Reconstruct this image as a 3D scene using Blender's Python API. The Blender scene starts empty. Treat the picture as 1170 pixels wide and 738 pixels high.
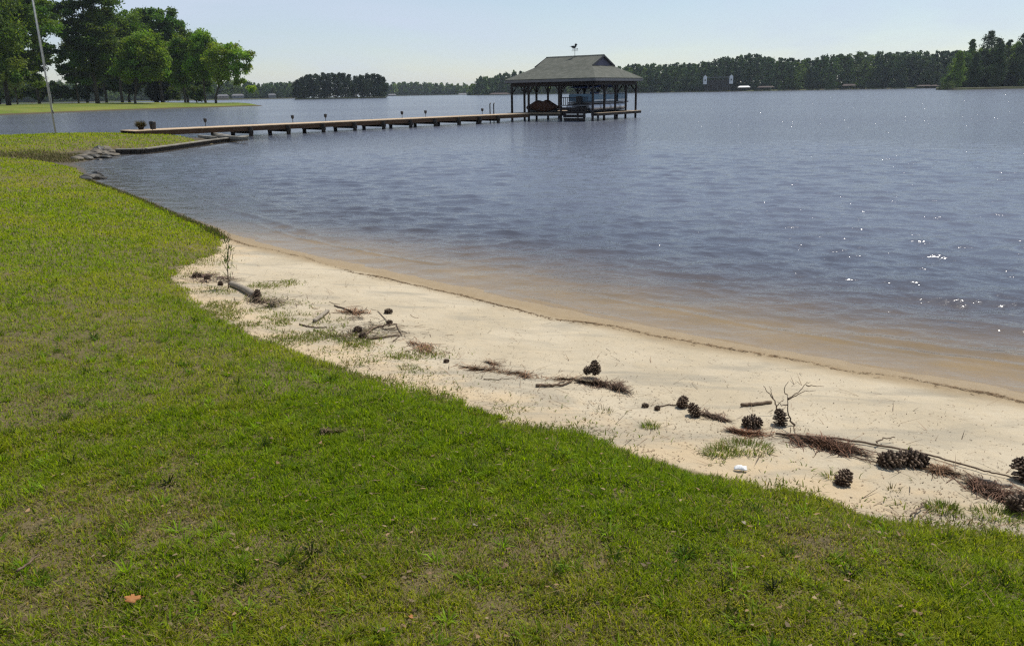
import bpy, math, random
import numpy as np
from mathutils import Matrix, Vector
R = math.radians
rng = np.random.default_rng(7)
random.seed(7)
sc = bpy.context.scene
col = sc.collection

# ------------------------------------------------------------------ camera
H = 2.3
F = 900.0
PITCH, ROLL = R(16.3), R(1.03)
fw = np.array([0, math.cos(PITCH), -math.sin(PITCH)])
up0 = np.array([0, math.sin(PITCH), math.cos(PITCH)])
rt0 = np.array([1.0, 0, 0])
rt = rt0*math.cos(ROLL) - up0*math.sin(ROLL)
up = up0*math.cos(ROLL) + rt0*math.sin(ROLL)
CAM = np.array([0, 0, H])
def ray(px, py):
    d = fw + rt*((px-585)/F) + up*((369-py)/F)
    return d
def hit(px, py, z=0.0):
    d = ray(px, py); t = (z-H)/d[2]
    return CAM + d*t
def atdist(px, py, D):
    """point on the pixel's ray at ground distance y = D"""
    d = ray(px, py); return CAM + d*(D/d[1])
def hor(px):
    return 105.8 - 0.018*(px-585)

cam = bpy.data.cameras.new("camera"); co = bpy.data.objects.new("camera", cam); col.objects.link(co)
M = Matrix(((rt[0], up[0], -fw[0], 0), (rt[1], up[1], -fw[1], 0), (rt[2], up[2], -fw[2], H), (0, 0, 0, 1)))
co.matrix_world = M
cam.sensor_fit = 'HORIZONTAL'; cam.sensor_width = 36; cam.lens = 36*F/1170
cam.clip_start = 0.05; cam.clip_end = 20000
sc.camera = co

# ------------------------------------------------------------------ noise
def _h(ix, iy, s):
    n = (ix.astype(np.int64)*374761393 + iy.astype(np.int64)*668265263 + s*1442695041) & 0x7fffffff
    n = ((n ^ (n >> 13))*1274126177) & 0x7fffffff
    return ((n ^ (n >> 16)) & 0xffff)/65535.0
def vn(x, y, s=0):
    x = np.asarray(x, float); y = np.asarray(y, float)
    ix = np.floor(x); iy = np.floor(y); fx = x-ix; fy = y-iy
    fx = fx*fx*(3-2*fx); fy = fy*fy*(3-2*fy)
    a = _h(ix, iy, s); b = _h(ix+1, iy, s); c = _h(ix, iy+1, s); d = _h(ix+1, iy+1, s)
    return (a*(1-fx)+b*fx)*(1-fy) + (c*(1-fx)+d*fx)*fy
def fbm(x, y, s=0, o=4):
    v = 0; a = .5; t = 0
    for i in range(o):
        v = v + a*vn(x*2**i+17.3*i, y*2**i-9.1*i, s+i); t += a; a *= .5
    return v/t
def sstep(a, b, x):
    t = np.clip((x-a)/(b-a), 0, 1); return t*t*(3-2*t)

def seg_dist(P, poly, closed=True):
    poly = np.asarray(poly, float); n = len(poly)
    best = np.full(len(P), 1e9)
    for i in range(n if closed else n-1):
        a = poly[i]; b = poly[(i+1) % n]; ab = b-a
        t = np.clip(((P-a)@ab)/max(ab@ab, 1e-9), 0, 1)
        q = a + t[:, None]*ab
        best = np.minimum(best, np.hypot(P[:, 0]-q[:, 0], P[:, 1]-q[:, 1]))
    return best
def inside(P, poly):
    poly = np.asarray(poly, float); n = len(poly); r = np.zeros(len(P), bool)
    for i in range(n):
        x1, y1 = poly[i]; x2, y2 = poly[(i+1) % n]
        c = ((y1 > P[:, 1]) != (y2 > P[:, 1]))
        with np.errstate(divide='ignore', invalid='ignore'):
            xx = (x2-x1)*(P[:, 1]-y1)/(y2-y1) + x1
        r ^= c & (P[:, 0] < xx)
    return r
def sdf(P, poly):
    P = np.asarray(P, float)
    return seg_dist(P, poly)*np.where(inside(P, poly), 1, -1)

# ------------------------------------------------------------------ shore outlines (world metres)
SEAWALL_PX = [(133, 176), (165, 175.5), (200, 170.5), (240, 164.5), (282, 159.5)]
wl_px = [(1900, 600), (1500, 520), (1300, 475), (1170, 449), (1130, 442), (1070, 432), (1020, 423), (960, 413), (900, 403), (830, 390), (760, 377), (700, 366),
         (650, 356), (600, 345), (550, 333), (500, 322), (450, 311), (400, 301), (350, 290), (300, 278), (262, 266), (240, 257), (205, 244), (165, 227),
         (130, 214), (112, 208), (101, 202), (96, 193), (84, 187.5), (100, 184), (118, 180)] + SEAWALL_PX
WL = [hit(x, y)[:2] for x, y in wl_px]
tip = WL[-1]
back_px = [(262, 152.0), (200, 150.5), (140, 149.5), (63, 152.2), (0, 154.5), (-150, 159)]
WL += [hit(x, y, .35)[:2] for x, y in back_px]
WL += [np.array([-60, 30]), np.array([-60, -30]), np.array([60, -30])]
WL = np.array(WL)
def base_z(d):
    d = np.asarray(d, float)
    land = np.where(d < 4, .085*d, .34 + .16*(1-np.exp(-(d-4)/3)))
    wat = np.maximum(-1.8, .075*d + np.where(d < -6, (d+6)*.12, 0))
    return np.where(d > 0, land, wat)
def ground0(x, y):
    return float(base_z(sdf(np.array([[x, y]]), WL))[0])
def ghit(px, py, zf=ground0):
    z = .3
    for _ in range(5):
        p = hit(px, py, z); z = .15*z + .85*zf(p[0], p[1])
    return hit(px, py, z)
lawn_px = [(2300, 860), (1700, 740), (1400, 684), (1250, 648), (1170, 628), (1100, 611), (1050, 601), (1000, 592), (960, 580), (900, 566), (850, 553), (800, 540), (740, 522), (660, 503), (600, 489), (540, 471),
           (470, 449), (400, 424), (330, 400), (285, 383), (245, 362), (215, 342), (196, 322), (200, 308), (222, 300), (245, 290), (254, 280), (250, 270), (240, 263), (205, 249), (165, 231), (130, 217), (110, 211),
           (97, 204), (90, 194), (70, 189.5), (52, 186)]
lawn_px2 = [(35, 181), (60, 177), (90, 173), (133, 173.5), (165, 173), (200, 168.2), (240, 162.5)]
LAWN = [ghit(x, y)[:2] for x, y in lawn_px] + [ghit(x, y)[:2] for x, y in lawn_px2]
LAWN += [hit(x, y, .42)[:2] for x, y in [(250, 156.2), (200, 152.6), (141, 151.2), (63, 153.2), (0, 155.5), (-150, 160)]]
LAWN += [np.array([-60, 29]), np.array([-60, -30]), np.array([60, -30])]
LAWN = np.array(LAWN)

def ground_z_arr(P, d=None, l=None):
    if d is None: d = sdf(P, WL)
    if l is None: l = sdf(P, LAWN)
    x, y = P[:, 0], P[:, 1]
    r = np.hypot(x, y)
    lw = sstep(-.05, .5, l)
    z = base_z(d) + .09*lw
    near = np.exp(-r/25)
    z = z + (fbm(x*.9, y*.9, 3)-.5)*.09*sstep(.2, 1.5, d)*(.4+.6*lw)
    z = z + (fbm(x*5, y*5, 5, 3)-.5)*.016*near*sstep(.1, .8, d)*(.5+lw)
    # softly trampled dry sand
    z = z + (fbm(x*2.2, y*2.2, 8, 3)-.5)*.05*(1-lw)*sstep(.7, 1.6, d)*near
    return z
def gz(x, y):
    return float(ground_z_arr(np.array([[x, y]], float))[0])
def gp(px, py):
    """ground point under a pixel, true terrain"""
    z = .3
    for _ in range(4):
        p = hit(px, py, z); z = .15*z + .85*gz(p[0], p[1])
    p = hit(px, py, z); return Vector((p[0], p[1], gz(p[0], p[1])))

# ------------------------------------------------------------------ mesh helpers
def tag(o, label=None, cat=None, group=None, kind=None):
    if label: o['label'] = label
    if cat: o['category'] = cat
    if group: o['group'] = group
    if kind: o['kind'] = kind
    return o
def empty(name, loc, rz=0.0):
    o = bpy.data.objects.new(name, None); col.objects.link(o)
    o.location = loc; o.rotation_euler = (0, 0, rz); o.empty_display_size = .1
    return o
def np_mesh(name, V, faces_list, mat, parent=None, colors=None, attrs=None, smooth=False):
    """faces_list: list of int arrays (n,k)"""
    me = bpy.data.meshes.new(name)
    V = np.asarray(V, np.float32)
    me.vertices.add(len(V)); me.vertices.foreach_set('co', V.ravel())
    loops = np.concatenate([f.ravel() for f in faces_list]).astype(np.int32)
    tot = np.concatenate([np.full(len(f), f.shape[1]) for f in faces_list]).astype(np.int32)
    st = np.concatenate([[0], np.cumsum(tot)[:-1]]).astype(np.int32)
    me.loops.add(len(loops)); me.loops.foreach_set('vertex_index', loops)
    me.polygons.add(len(tot)); me.polygons.foreach_set('loop_start', st)
    if smooth: me.polygons.foreach_set('use_smooth', np.ones(len(tot), bool))
    if colors is not None:
        a = me.color_attributes.new('Col', 'FLOAT_COLOR', 'POINT')
        c = np.ones((len(V), 4), np.float32); c[:, :3] = colors
        a.data.foreach_set('color', c.ravel())
    if attrs:
        for k, v in attrs.items():
            a = me.attributes.new(k, 'FLOAT', 'POINT'); a.data.foreach_set('value', np.asarray(v, np.float32))
    me.update(calc_edges=True)
    if mat: me.materials.append(mat)
    o = bpy.data.objects.new(name, me); col.objects.link(o)
    if parent: o.parent = parent
    return o
class MB:
    def __init__(s): s.v = []; s.f = []
    def box(s, c, h, ax=None):
        """centre, half sizes, optional (ux,uy,uz) axes"""
        c = Vector(c)
        ux, uy, uz = [Vector(a) for a in (ax or ((1, 0, 0), (0, 1, 0), (0, 0, 1)))]
        b = len(s.v)
        for k in (-1, 1):
            for j in (-1, 1):
                for i in (-1, 1):
                    s.v.append(c + ux*(i*h[0]) + uy*(j*h[1]) + uz*(k*h[2]))
        for q in ((0, 2, 3, 1), (4, 5, 7, 6), (0, 1, 5, 4), (2, 6, 7, 3), (0, 4, 6, 2), (1, 3, 7, 5)):
            s.f.append([b+i for i in q])
        return s
    def beam(s, a, b_, w, h, upv=(0, 0, 1)):
        a = Vector(a); b_ = Vector(b_); u = (b_-a); L = u.length; u.normalize()
        v = Vector(upv).cross(u); v.normalize(); w_ = u.cross(v)
        return s.box((a+b_)/2, (L/2, w/2, h/2), (u, v, w_))
    def tube(s, pts, rad, n=8, cap=True):
        pts = [Vector(p) for p in pts]
        if not hasattr(rad, '__len__'): rad = [rad]*len(pts)
        b = len(s.v); prev = None
        for i, p in enumerate(pts):
            t = (pts[min(i+1, len(pts)-1)]-pts[max(i-1, 0)]); t.normalize()
            if prev is None:
                a = Vector((0, 0, 1)) if abs(t.z) < .9 else Vector((1, 0, 0)); a = t.cross(a).normalized()
            else:
                a = (prev - t*prev.dot(t)).normalized()
            prev = a; c = t.cross(a)
            for k in range(n):
                q = 2*math.pi*k/n
                s.v.append(p + (a*math.cos(q)+c*math.sin(q))*rad[i])
        for i in range(len(pts)-1):
            for k in range(n):
                k2 = (k+1) % n
                s.f.append([b+i*n+k, b+i*n+k2, b+(i+1)*n+k2, b+(i+1)*n+k])
        if cap:
            s.f.append([b+k for k in range(n)][::-1]); s.f.append([b+(len(pts)-1)*n+k for k in range(n)])
        return s
    def prism(s, outline, thick, origin=(0, 0, 0), ax=None):
        """outline in (u,w) plane extruded +-thick/2 along v; ax=(u,v,w)"""
        u, v, w = [Vector(a) for a in (ax or ((1, 0, 0), (0, 1, 0), (0, 0, 1)))]
        o = Vector(origin); b = len(s.v); n = len(outline)
        for sg in (-1, 1):
            for (p, q) in outline: s.v.append(o + u*p + w*q + v*(sg*thick/2))
        s.f.append([b+i for i in range(n)]); s.f.append([b+n+i for i in range(n)][::-1])
        for i in range(n):
            j = (i+1) % n; s.f.append([b+i, b+n+i, b+n+j, b+j])
        return s
    def poly(s, pts):
        b = len(s.v); s.v += [Vector(p) for p in pts]; s.f.append(list(range(b, b+len(pts)))); return s
    def build(s, name, mat, parent=None, smooth=False, bevel=0):
        me = bpy.data.meshes.new(name); me.from_pydata([tuple(v) for v in s.v], [], s.f)
        me.materials.append(mat)
        if smooth: me.polygons.foreach_set('use_smooth', [True]*len(me.polygons))
        o = bpy.data.objects.new(name, me); col.objects.link(o)
        if parent: o.parent = parent
        if bevel:
            m = o.modifiers.new('bevel', 'BEVEL'); m.width = bevel; m.segments = 2; m.limit_method = 'ANGLE'
        return o
def copy_tree(o, parent=None):
    c = o.copy(); col.objects.link(c); c.parent = parent
    for ch in o.children: copy_tree(ch, c)
    return c

# ------------------------------------------------------------------ materials
class NT:
    def __init__(s, mat):
        mat.use_nodes = True; s.t = mat.node_tree; s.t.nodes.clear(); s.out = s.t.nodes.new('ShaderNodeOutputMaterial')
    def n(s, typ, **k):
        x = s.t.nodes.new(typ)
        for a, b in k.items():
            if a.startswith('i_'):
                key = a[2:]; key = int(key) if key.isdigit() else key.replace('_', ' ')
                s.set(x.inputs[key], b)
            else: setattr(x, a, b)
        return x
    def set(s, inp, v):
        if hasattr(v, 'links') or isinstance(v, bpy.types.NodeSocket): s.t.links.new(v, inp)
        elif isinstance(v, (tuple, list)) and len(v) == 3 and inp.type == 'RGBA': inp.default_value = (*v, 1)
        else: inp.default_value = v
    def math(s, op, a, b=None, c=None, clamp=False):
        x = s.n('ShaderNodeMath', operation=op, use_clamp=clamp); s.set(x.inputs[0], a)
        if b is not None: s.set(x.inputs[1], b)
        if c is not None: s.set(x.inputs[2], c)
        return x.outputs[0]
    def mix(s, f, a, b, mode='MIX'):
        x = s.n('ShaderNodeMix', data_type='RGBA', blend_type=mode); s.set(x.inputs[0], f); s.set(x.inputs[6], a); s.set(x.inputs[7], b)
        return x.outputs[2]
    def noise(s, vec, scale, detail=3, rough=.55, dist=0):
        x = s.n('ShaderNodeTexNoise'); s.set(x.inputs['Vector'], vec); x.inputs['Scale'].default_value = scale
        x.inputs['Detail'].default_value = detail; x.inputs['Roughness'].default_value = rough; x.inputs['Distortion'].default_value = dist
        return x.outputs[0]
    def mapr(s, v, a, b, c=0., d=1.):
        x = s.n('ShaderNodeMapRange', interpolation_type='SMOOTHSTEP'); s.set(x.inputs[0], v)
        for i, q in enumerate((a, b, c, d)): s.set(x.inputs[i+1], q)
        return x.outputs[0]
    def scalev(s, vec, sv, rot=0):
        x = s.n('ShaderNodeMapping'); s.set(x.inputs[0], vec); x.inputs['Scale'].default_value = sv; x.inputs['Rotation'].default_value = (0, 0, rot)
        return x.outputs[0]
    def pos(s): return s.n('ShaderNodeNewGeometry').outputs['Position']
    def obj(s): return s.n('ShaderNodeTexCoord').outputs['Object']
    def attr(s, name): return s.n('ShaderNodeAttribute', attribute_name=name)
    def surf(s, sh): s.t.links.new(sh, s.out.inputs['Surface'])
def pmat(name, c1, c2, scale=8, rough=.8, bump=.3, bscale=30, bdist=.01, metallic=0, stretch=(1, 1, 1), spec=.3, fine=None):
    m = bpy.data.materials.new(name); t = NT(m); v = t.scalev(t.obj(), stretch)
    f = t.mapr(t.noise(v, scale, 4), .3, .7)
    c = t.mix(f, c1, c2)
    f2 = t.noise(v, scale*6, 3)
    c = t.mix(t.mapr(f2, .3, .75, 0, .35), c, tuple(x*.6 for x in c1))
    b = t.n('ShaderNodeBump'); b.inputs['Strength'].default_value = bump; b.inputs['Distance'].default_value = bdist
    t.set(b.inputs['Height'], t.noise(v, bscale, 4))
    p = t.n('ShaderNodeBsdfPrincipled'); t.set(p.inputs['Base Color'], c); p.inputs['Roughness'].default_value = rough
    p.inputs['Metallic'].default_value = metallic; p.inputs['Specular IOR Level'].default_value = spec
    t.set(p.inputs['Normal'], b.outputs[0]); t.surf(p.outputs[0])
    return m
def leafmat(name, trans=.4, spec=.25, rough=.5, var=.35):
    m = bpy.data.materials.new(name); t = NT(m)
    c = t.attr('Col').outputs['Color']
    isl = t.n('ShaderNodeNewGeometry').outputs['Random Per Island']
    c = t.mix(t.math('MULTIPLY', isl, var), c, (.01, .015, .005))
    d = t.n('ShaderNodeBsdfPrincipled'); t.set(d.inputs['Base Color'], c); d.inputs['Roughness'].default_value = rough; d.inputs['Specular IOR Level'].default_value = spec
    tr = t.n('ShaderNodeBsdfTranslucent'); t.set(tr.inputs['Color'], t.mix(1, c, (1.2, 1.25, .35), 'MULTIPLY'))
    mx = t.n('ShaderNodeMixShader'); mx.inputs[0].default_value = trans
    t.t.links.new(d.outputs[0], mx.inputs[1]); t.t.links.new(tr.outputs[0], mx.inputs[2]); t.surf(mx.outputs[0])
    return m

MT = {}
MT['blade'] = leafmat('grass_blade', .52, .10, .5, .4)
MT['foliage'] = leafmat('foliage', .42, .15, .6, .5)
MT['needles_far'] = leafmat('foliage_far', .2, .1, .7, .25)
MT['dry'] = leafmat('dry_litter', .12, .15, .7, .4)
MT['deck'] = pmat('deck_wood', (.46, .33, .2), (.58, .44, .29), 1.2, .75, .3, 12, .004, stretch=(1, 6, 1))
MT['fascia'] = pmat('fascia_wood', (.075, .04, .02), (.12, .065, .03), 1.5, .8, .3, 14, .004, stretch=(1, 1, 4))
MT['pile'] = pmat('pile_wood', (.025, .02, .016), (.05, .04, .03), 3, .85, .5, 14, .01)
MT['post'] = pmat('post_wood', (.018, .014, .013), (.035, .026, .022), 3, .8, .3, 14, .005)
MT['shingle'] = pmat('shingles', (.07, .076, .06), (.115, .118, .097), 2.5, .9, .6, 22, .02)
MT['siding'] = pmat('gable_siding', (.12, .115, .15), (.16, .15, .19), 2, .8, .2, 6, .01)
MT['trim'] = pmat('grey_trim', (.14, .14, .145), (.18, .18, .18), 3, .7, .2, 10, .004)
MT['black'] = pmat('dark_metal', (.02, .02, .022), (.03, .03, .033), 6, .5, .2, 20, .002)
MT['white'] = pmat('white_paint', (.72, .72, .7), (.8, .8, .78), 3, .5, .1, 20, .002)
MT['pole'] = pmat('pole_paint', (.5, .5, .48), (.6, .6, .58), 4, .5, .1, 20, .002)
MT['alu'] = pmat('aluminium', (.5, .5, .52), (.6, .6, .62), 4, .35, .1, 20, .002, metallic=.8)
MT['blue'] = pmat('blue_canvas', (.03, .06, .2), (.05, .09, .28), 4, .8, .2, 20, .004)
MT['teal'] = pmat('boat_panel', (.13, .22, .3), (.18, .28, .36), 2, .5, .1, 10, .002)
MT['cover'] = pmat('rust_cover', (.04, .016, .008), (.065, .025, .012), 3, .85, .5, 7, .02)
MT['wallwood'] = pmat('seawall_wood', (.17, .155, .125), (.30, .275, .225), 3, .9, .4, 12, .01)
MT['rock'] = pmat('shore_rock', (.075, .065, .05), (.20, .175, .135), 4, .9, .7, 9, .02)
MT['wetrock'] = pmat('wet_rock', (.035, .032, .026), (.075, .066, .05), 4, .5, .7, 9, .02)
MT['bark'] = pmat('bark', (.05, .04, .03), (.11, .09, .07), 5, .95, .8, 12, .05, stretch=(1, 1, .2))
def cone_material():
    m = bpy.data.materials.new('pine_cone_scales'); t = NT(m); q = t.n('ShaderNodeSeparateXYZ'); t.set(q.inputs[0], t.obj())
    rr = t.math('SQRT', t.math('ADD', t.math('POWER', q.outputs[1], 2), t.math('POWER', q.outputs[2], 2)))
    isl = t.n('ShaderNodeNewGeometry').outputs['Random Per Island']
    c = t.mix(t.mapr(rr, .018, .044), (.045, .026, .016), t.mix(isl, (.085, .055, .036), (.2, .145, .1)))
    p = t.n('ShaderNodeBsdfPrincipled'); t.set(p.inputs['Base Color'], c); p.inputs['Roughness'].default_value = .7; p.inputs['Specular IOR Level'].default_value = .2
    t.surf(p.outputs[0]); return m
MT['cone'] = cone_material()
MT['stick'] = pmat('dead_stick', (.085, .055, .035), (.2, .14, .09), 40, .85, .5, 80, .001)
MT['greystick'] = pmat('grey_driftwood', (.2, .165, .125), (.34, .29, .22), 30, .85, .5, 60, .002)
MT['leaf'] = pmat('oak_leaf', (.28, .11, .03), (.36, .16, .05), 40, .7, .3, 60, .001)
MT['paper'] = pmat('white_litter', (.78, .78, .76), (.84, .84, .82), 20, .6, .3, 30, .002)
MT['terracotta'] = pmat('terracotta', (.09, .05, .035), (.13, .075, .05), 12, .85, .2, 30, .003)
MT['housewall'] = pmat('pale_house_wall', (.17, .17, .16), (.22, .22, .2), .5, .8, .1, 3, .01)
MT['tanwall'] = pmat('tan_house_wall', (.3, .24, .18), (.36, .29, .22), .5, .8, .1, 3, .01)
MT['greyroof'] = pmat('pale_roof', (.11, .11, .12), (.16, .16, .17), .5, .7, .1, 3, .01)
MT['redroof'] = pmat('brown_roof', (.05, .035, .03), (.075, .05, .045), .5, .85, .1, 3, .01)
MT['glass'] = pmat('window_glass', (.03, .04, .05), (.05, .06, .07), .5, .1, 0, 3, .01, spec=.6)

# ground sheet
def ground_material():
    m = bpy.data.materials.new('ground'); t = NT(m); P = t.pos()
    ld = t.attr('lawnd').outputs['Fac']; sd = t.attr('shored').outputs['Fac']; bm_ = t.attr('beach').outputs['Fac']
    n1 = t.noise(P, 1.1, 5); n2 = t.noise(P, 7, 5); n3 = t.noise(P, 60, 4, .7); n4 = t.noise(P, 320, 3, .8)
    sand = t.mix(t.mapr(n1, .35, .65), (.40, .335, .23), (.47, .40, .285))
    sand = t.mix(t.mapr(n2, .42, .7, 0, .45), sand, (.47, .385, .255))
    sand = t.mix(t.mapr(n3, .5, .8, 0, .55), sand, (.36, .28, .17))
    sand = t.mix(t.mapr(n4, .55, .8, 0, .4), sand, (.30, .23, .15))
    # yellower trampled sand near the lawn
    yl = t.mapr(t.math('ADD', ld, t.math('MULTIPLY', t.math('SUBTRACT', n2, .5), 1.2)), -.75, -.15)
    sand = t.mix(t.math('MULTIPLY', yl, .55), sand, (.50, .37, .215))
    # damp greyish streaks on the beach
    st = t.noise(t.scalev(P, (.5, 1.6, 1), R(-28)), 1.6, 4, .6, .6)
    sand = t.mix(t.mapr(st, .48, .68, 0, .75), sand, (.29, .255, .19))
    edge = t.math('ADD', sd, t.math('MULTIPLY', t.math('SUBTRACT', n1, .5), .35))
    wet = t.mapr(edge, .62, .22)
    sand = t.mix(wet, sand, t.mix(n2, (.23, .165, .085), (.31, .23, .13)))
    under = t.mapr(edge, -.1, -.9)
    sand = t.mix(under, sand, t.mix(t.mapr(n1, .3, .7), (.37, .25, .085), (.27, .185, .065)))
    deep = t.mapr(sd, -1.5, -7)
    sand = t.mix(deep, sand, (.10, .085, .05))
    sand = t.mix(bm_, t.mix(n2, (.05, .04, .025), (.10, .08, .05)), sand)
    soil = t.mix(t.mapr(n2, .3, .7), (.07, .056, .025), (.125, .10, .042))
    soil = t.mix(t.mapr(n3, .35, .65, 0, .7), soil, (.16, .125, .06))
    soil = t.mix(t.mapr(n4, .5, .75, 0, .7), soil, (.045, .035, .02))
    e2 = t.math('ADD', ld, t.math('MULTIPLY', t.math('SUBTRACT', n2, .5), .22))
    lf = t.mapr(e2, -.05, .06)
    c = t.mix(lf, sand, soil)
    p = t.n('ShaderNodeBsdfPrincipled'); t.set(p.inputs['Base Color'], c)
    t.set(p.inputs['Roughness'], t.mapr(edge, .0, .5, .6, .95)); p.inputs['Specular IOR Level'].default_value = .3
    hgt = t.math('ADD', t.math('MULTIPLY', n2, .02), t.math('ADD', t.math('MULTIPLY', n3, .008), t.math('MULTIPLY', n4, .0025)))
    rip = t.noise(t.scalev(P, (2, 9, 1), R(-28)), 1.2, 3)
    hgt = t.math('ADD', hgt, t.math('MULTIPLY', rip, .006))
    b = t.n('ShaderNodeBump'); b.inputs['Strength'].default_value = .9; b.inputs['Distance'].default_value = 1.0; t.set(b.inputs['Height'], hgt)
    t.set(p.inputs['Normal'], b.outputs[0]); t.surf(p.outputs[0])
    return m
def lawn_far_material():
    m = bpy.data.materials.new('far_lawn'); t = NT(m); P = t.pos()
    n1 = t.noise(P, .06, 4); n2 = t.noise(P, .7, 4)
    c = t.mix(t.mapr(n1, .35, .65), (.10, .15, .02), (.17, .19, .035)); c = t.mix(t.mapr(n2, .4, .7, 0, .5), c, (.14, .13, .05))
    z = t.n('ShaderNodeSeparateXYZ'); t.set(z.inputs[0], P)
    c = t.mix(t.mapr(z.outputs[2], .35, .12), c, (.09, .07, .045))
    p = t.n('ShaderNodeBsdfPrincipled'); t.set(p.inputs['Base Color'], c); p.inputs['Roughness'].default_value = .95; p.inputs['Specular IOR Level'].default_value = .1
    b = t.n('ShaderNodeBump'); b.inputs['Strength'].default_value = .8; b.inputs['Distance'].default_value = .3; t.set(b.inputs['Height'], t.noise(P, 3, 4)); t.set(p.inputs['Normal'], b.outputs[0])
    t.surf(p.outputs[0]); return m
def water_material():
    m = bpy.data.materials.new('lake_water'); t = NT(m); P = t.pos()
    dep = t.attr('depth').outputs['Fac']
    # wind ripples, metres
    def wv(sx, sy, rot, amp, det=2, dist=.4):
        return t.math('MULTIPLY', t.noise(t.scalev(P, (sx, sy, 1), R(rot)), 1.0, det, .5, dist), amp)
    h = t.math('ADD', wv(.6, 1.3, -8, .035), t.math('MULTIPLY', wv(2.3, 3.9, 10, .040), t.mapr(t.n('ShaderNodeVectorMath', operation='LENGTH', i_0=P).outputs['Value'], 9, 55, .3, 2.4)))
    h = t.math('ADD', h, wv(6.5, 10.5, -14, .017))
    h = t.math('ADD', h, wv(17, 25, 6, .0062))
    gust = t.mapr(t.noise(t.scalev(P, (.012, .05, 1)), 1, 3), .3, .7, .75, 1.15)
    h = t.math('MULTIPLY', h, gust)
    h = t.math('MULTIPLY', h, t.mapr(dep, .0, .2, .4, 1.0))
    b = t.n('ShaderNodeBump'); b.inputs['Strength'].default_value = 1; b.inputs['Distance'].default_value = 1; t.set(b.inputs['Height'], h)
    N = b.outputs[0]
    k = t.math('POWER', 2.718, t.math('MULTIPLY', dep, -3.8))
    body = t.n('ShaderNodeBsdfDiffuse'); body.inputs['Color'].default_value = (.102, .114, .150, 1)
    tint = t.mix(t.mapr(dep, 0, .5), (1, .99, .96), (.60, .47, .2))
    tr = t.n('ShaderNodeBsdfTransparent'); t.set(tr.inputs['Color'], tint)
    m1 = t.n('ShaderNodeMixShader'); t.set(m1.inputs[0], k); t.t.links.new(body.outputs[0], m1.inputs[1]); t.t.links.new(tr.outputs[0], m1.inputs[2])
    g = t.n('ShaderNodeBsdfGlossy'); g.inputs['Roughness'].default_value = .13; t.set(g.inputs['Normal'], N)
    fr = t.n('ShaderNodeFresnel'); fr.inputs['IOR'].default_value = 1.333; t.set(fr.inputs['Normal'], N)
    m2 = t.n('ShaderNodeMixShader'); t.set(m2.inputs[0], fr.outputs[0]); t.t.links.new(m1.outputs[0], m2.inputs[1]); t.t.links.new(g.outputs[0], m2.inputs[2])
    t.surf(m2.outputs[0]); return m
MT['ground'] = ground_material(); MT['farlawn'] = lawn_far_material(); MT['water'] = water_material()

# ------------------------------------------------------------------ ground and water sheets (polar grids)
def polar(rs, ths):
    rr, tt = np.meshgrid(rs, ths, indexing='ij')
    P = np.stack([(rr*np.sin(tt)).ravel(), (rr*np.cos(tt)).ravel()], 1)
    nr, nt = len(rs), len(ths)
    i = np.arange(nr-1)[:, None]*nt + np.arange(nt-1)[None, :]
    Fq = np.stack([i, i+nt, i+nt+1, i+1], -1).reshape(-1, 4)[:, ::-1]
    return P, Fq
ths = np.concatenate([np.linspace(-math.pi, -.85, 40)[:-1], np.linspace(-.85, .85, 620), np.linspace(.85, math.pi, 40)[1:]])
rs = np.concatenate([[.05], np.geomspace(.8, 60, 430), np.geomspace(62, 3400, 60)])
P, Fq = polar(rs, ths)
d = sdf(P, WL); l = sdf(P, LAWN)
Z = ground_z_arr(P, d, l)
Z = np.where(np.hypot(P[:, 0], P[:, 1]) > 90, -1.8, Z)
g = np_mesh('ground', np.column_stack([P, Z]), [Fq], MT['ground'], attrs={'lawnd': l, 'shored': d, 'beach': 1-sstep(12.5, 16.5, P[:, 1])}, smooth=True)
tag(g, kind='structure')

rs = np.concatenate([np.geomspace(4.5, 45, 900), np.geomspace(45.3, 3400, 150)])
ths = np.concatenate([np.linspace(-1.3, -.66, 40)[:-1], np.linspace(-.66, .66, 900), np.linspace(.66, 1.3, 40)[1:]])
P, Fq = polar(rs, ths)
d = sdf(P, WL)
gzv = base_z(d)
dep = np.maximum(0, -gzv); dep = np.where(np.hypot(P[:, 0], P[:, 1]) > 90, 1.8, dep)
x, y = P[:, 0], P[:, 1]; r = np.hypot(x, y)
wz = np.zeros(len(P)); wr = np.random.default_rng(3)
for i in range(56):
    lam = .18*(1.15/.18)**wr.random(); a = R(wr.normal(-98, 32)); k = 2*math.pi/lam
    if lam < .45: fade = 1-sstep(lam*38, lam*62, r)
    else: fade = 1-sstep(22, 44, r)
    pp = k*(x*math.cos(a)+y*math.sin(a)) + wr.uniform(0, 6.28) + 1.2*vn(x*.5+i, y*.5, i)
    grp = sstep(.25, .75, vn(x*.55/lam**.5+3*i, y*.8/lam**.5-i, 50+i))
    amp = .0038*lam**.95
    sh = np.sin(pp); wz += amp*fade*(.25+1.1*grp)*(sh + .28*np.cos(2*pp+math.pi) )
wz *= .3 + .7*sstep(.02, .25, dep)
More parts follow.
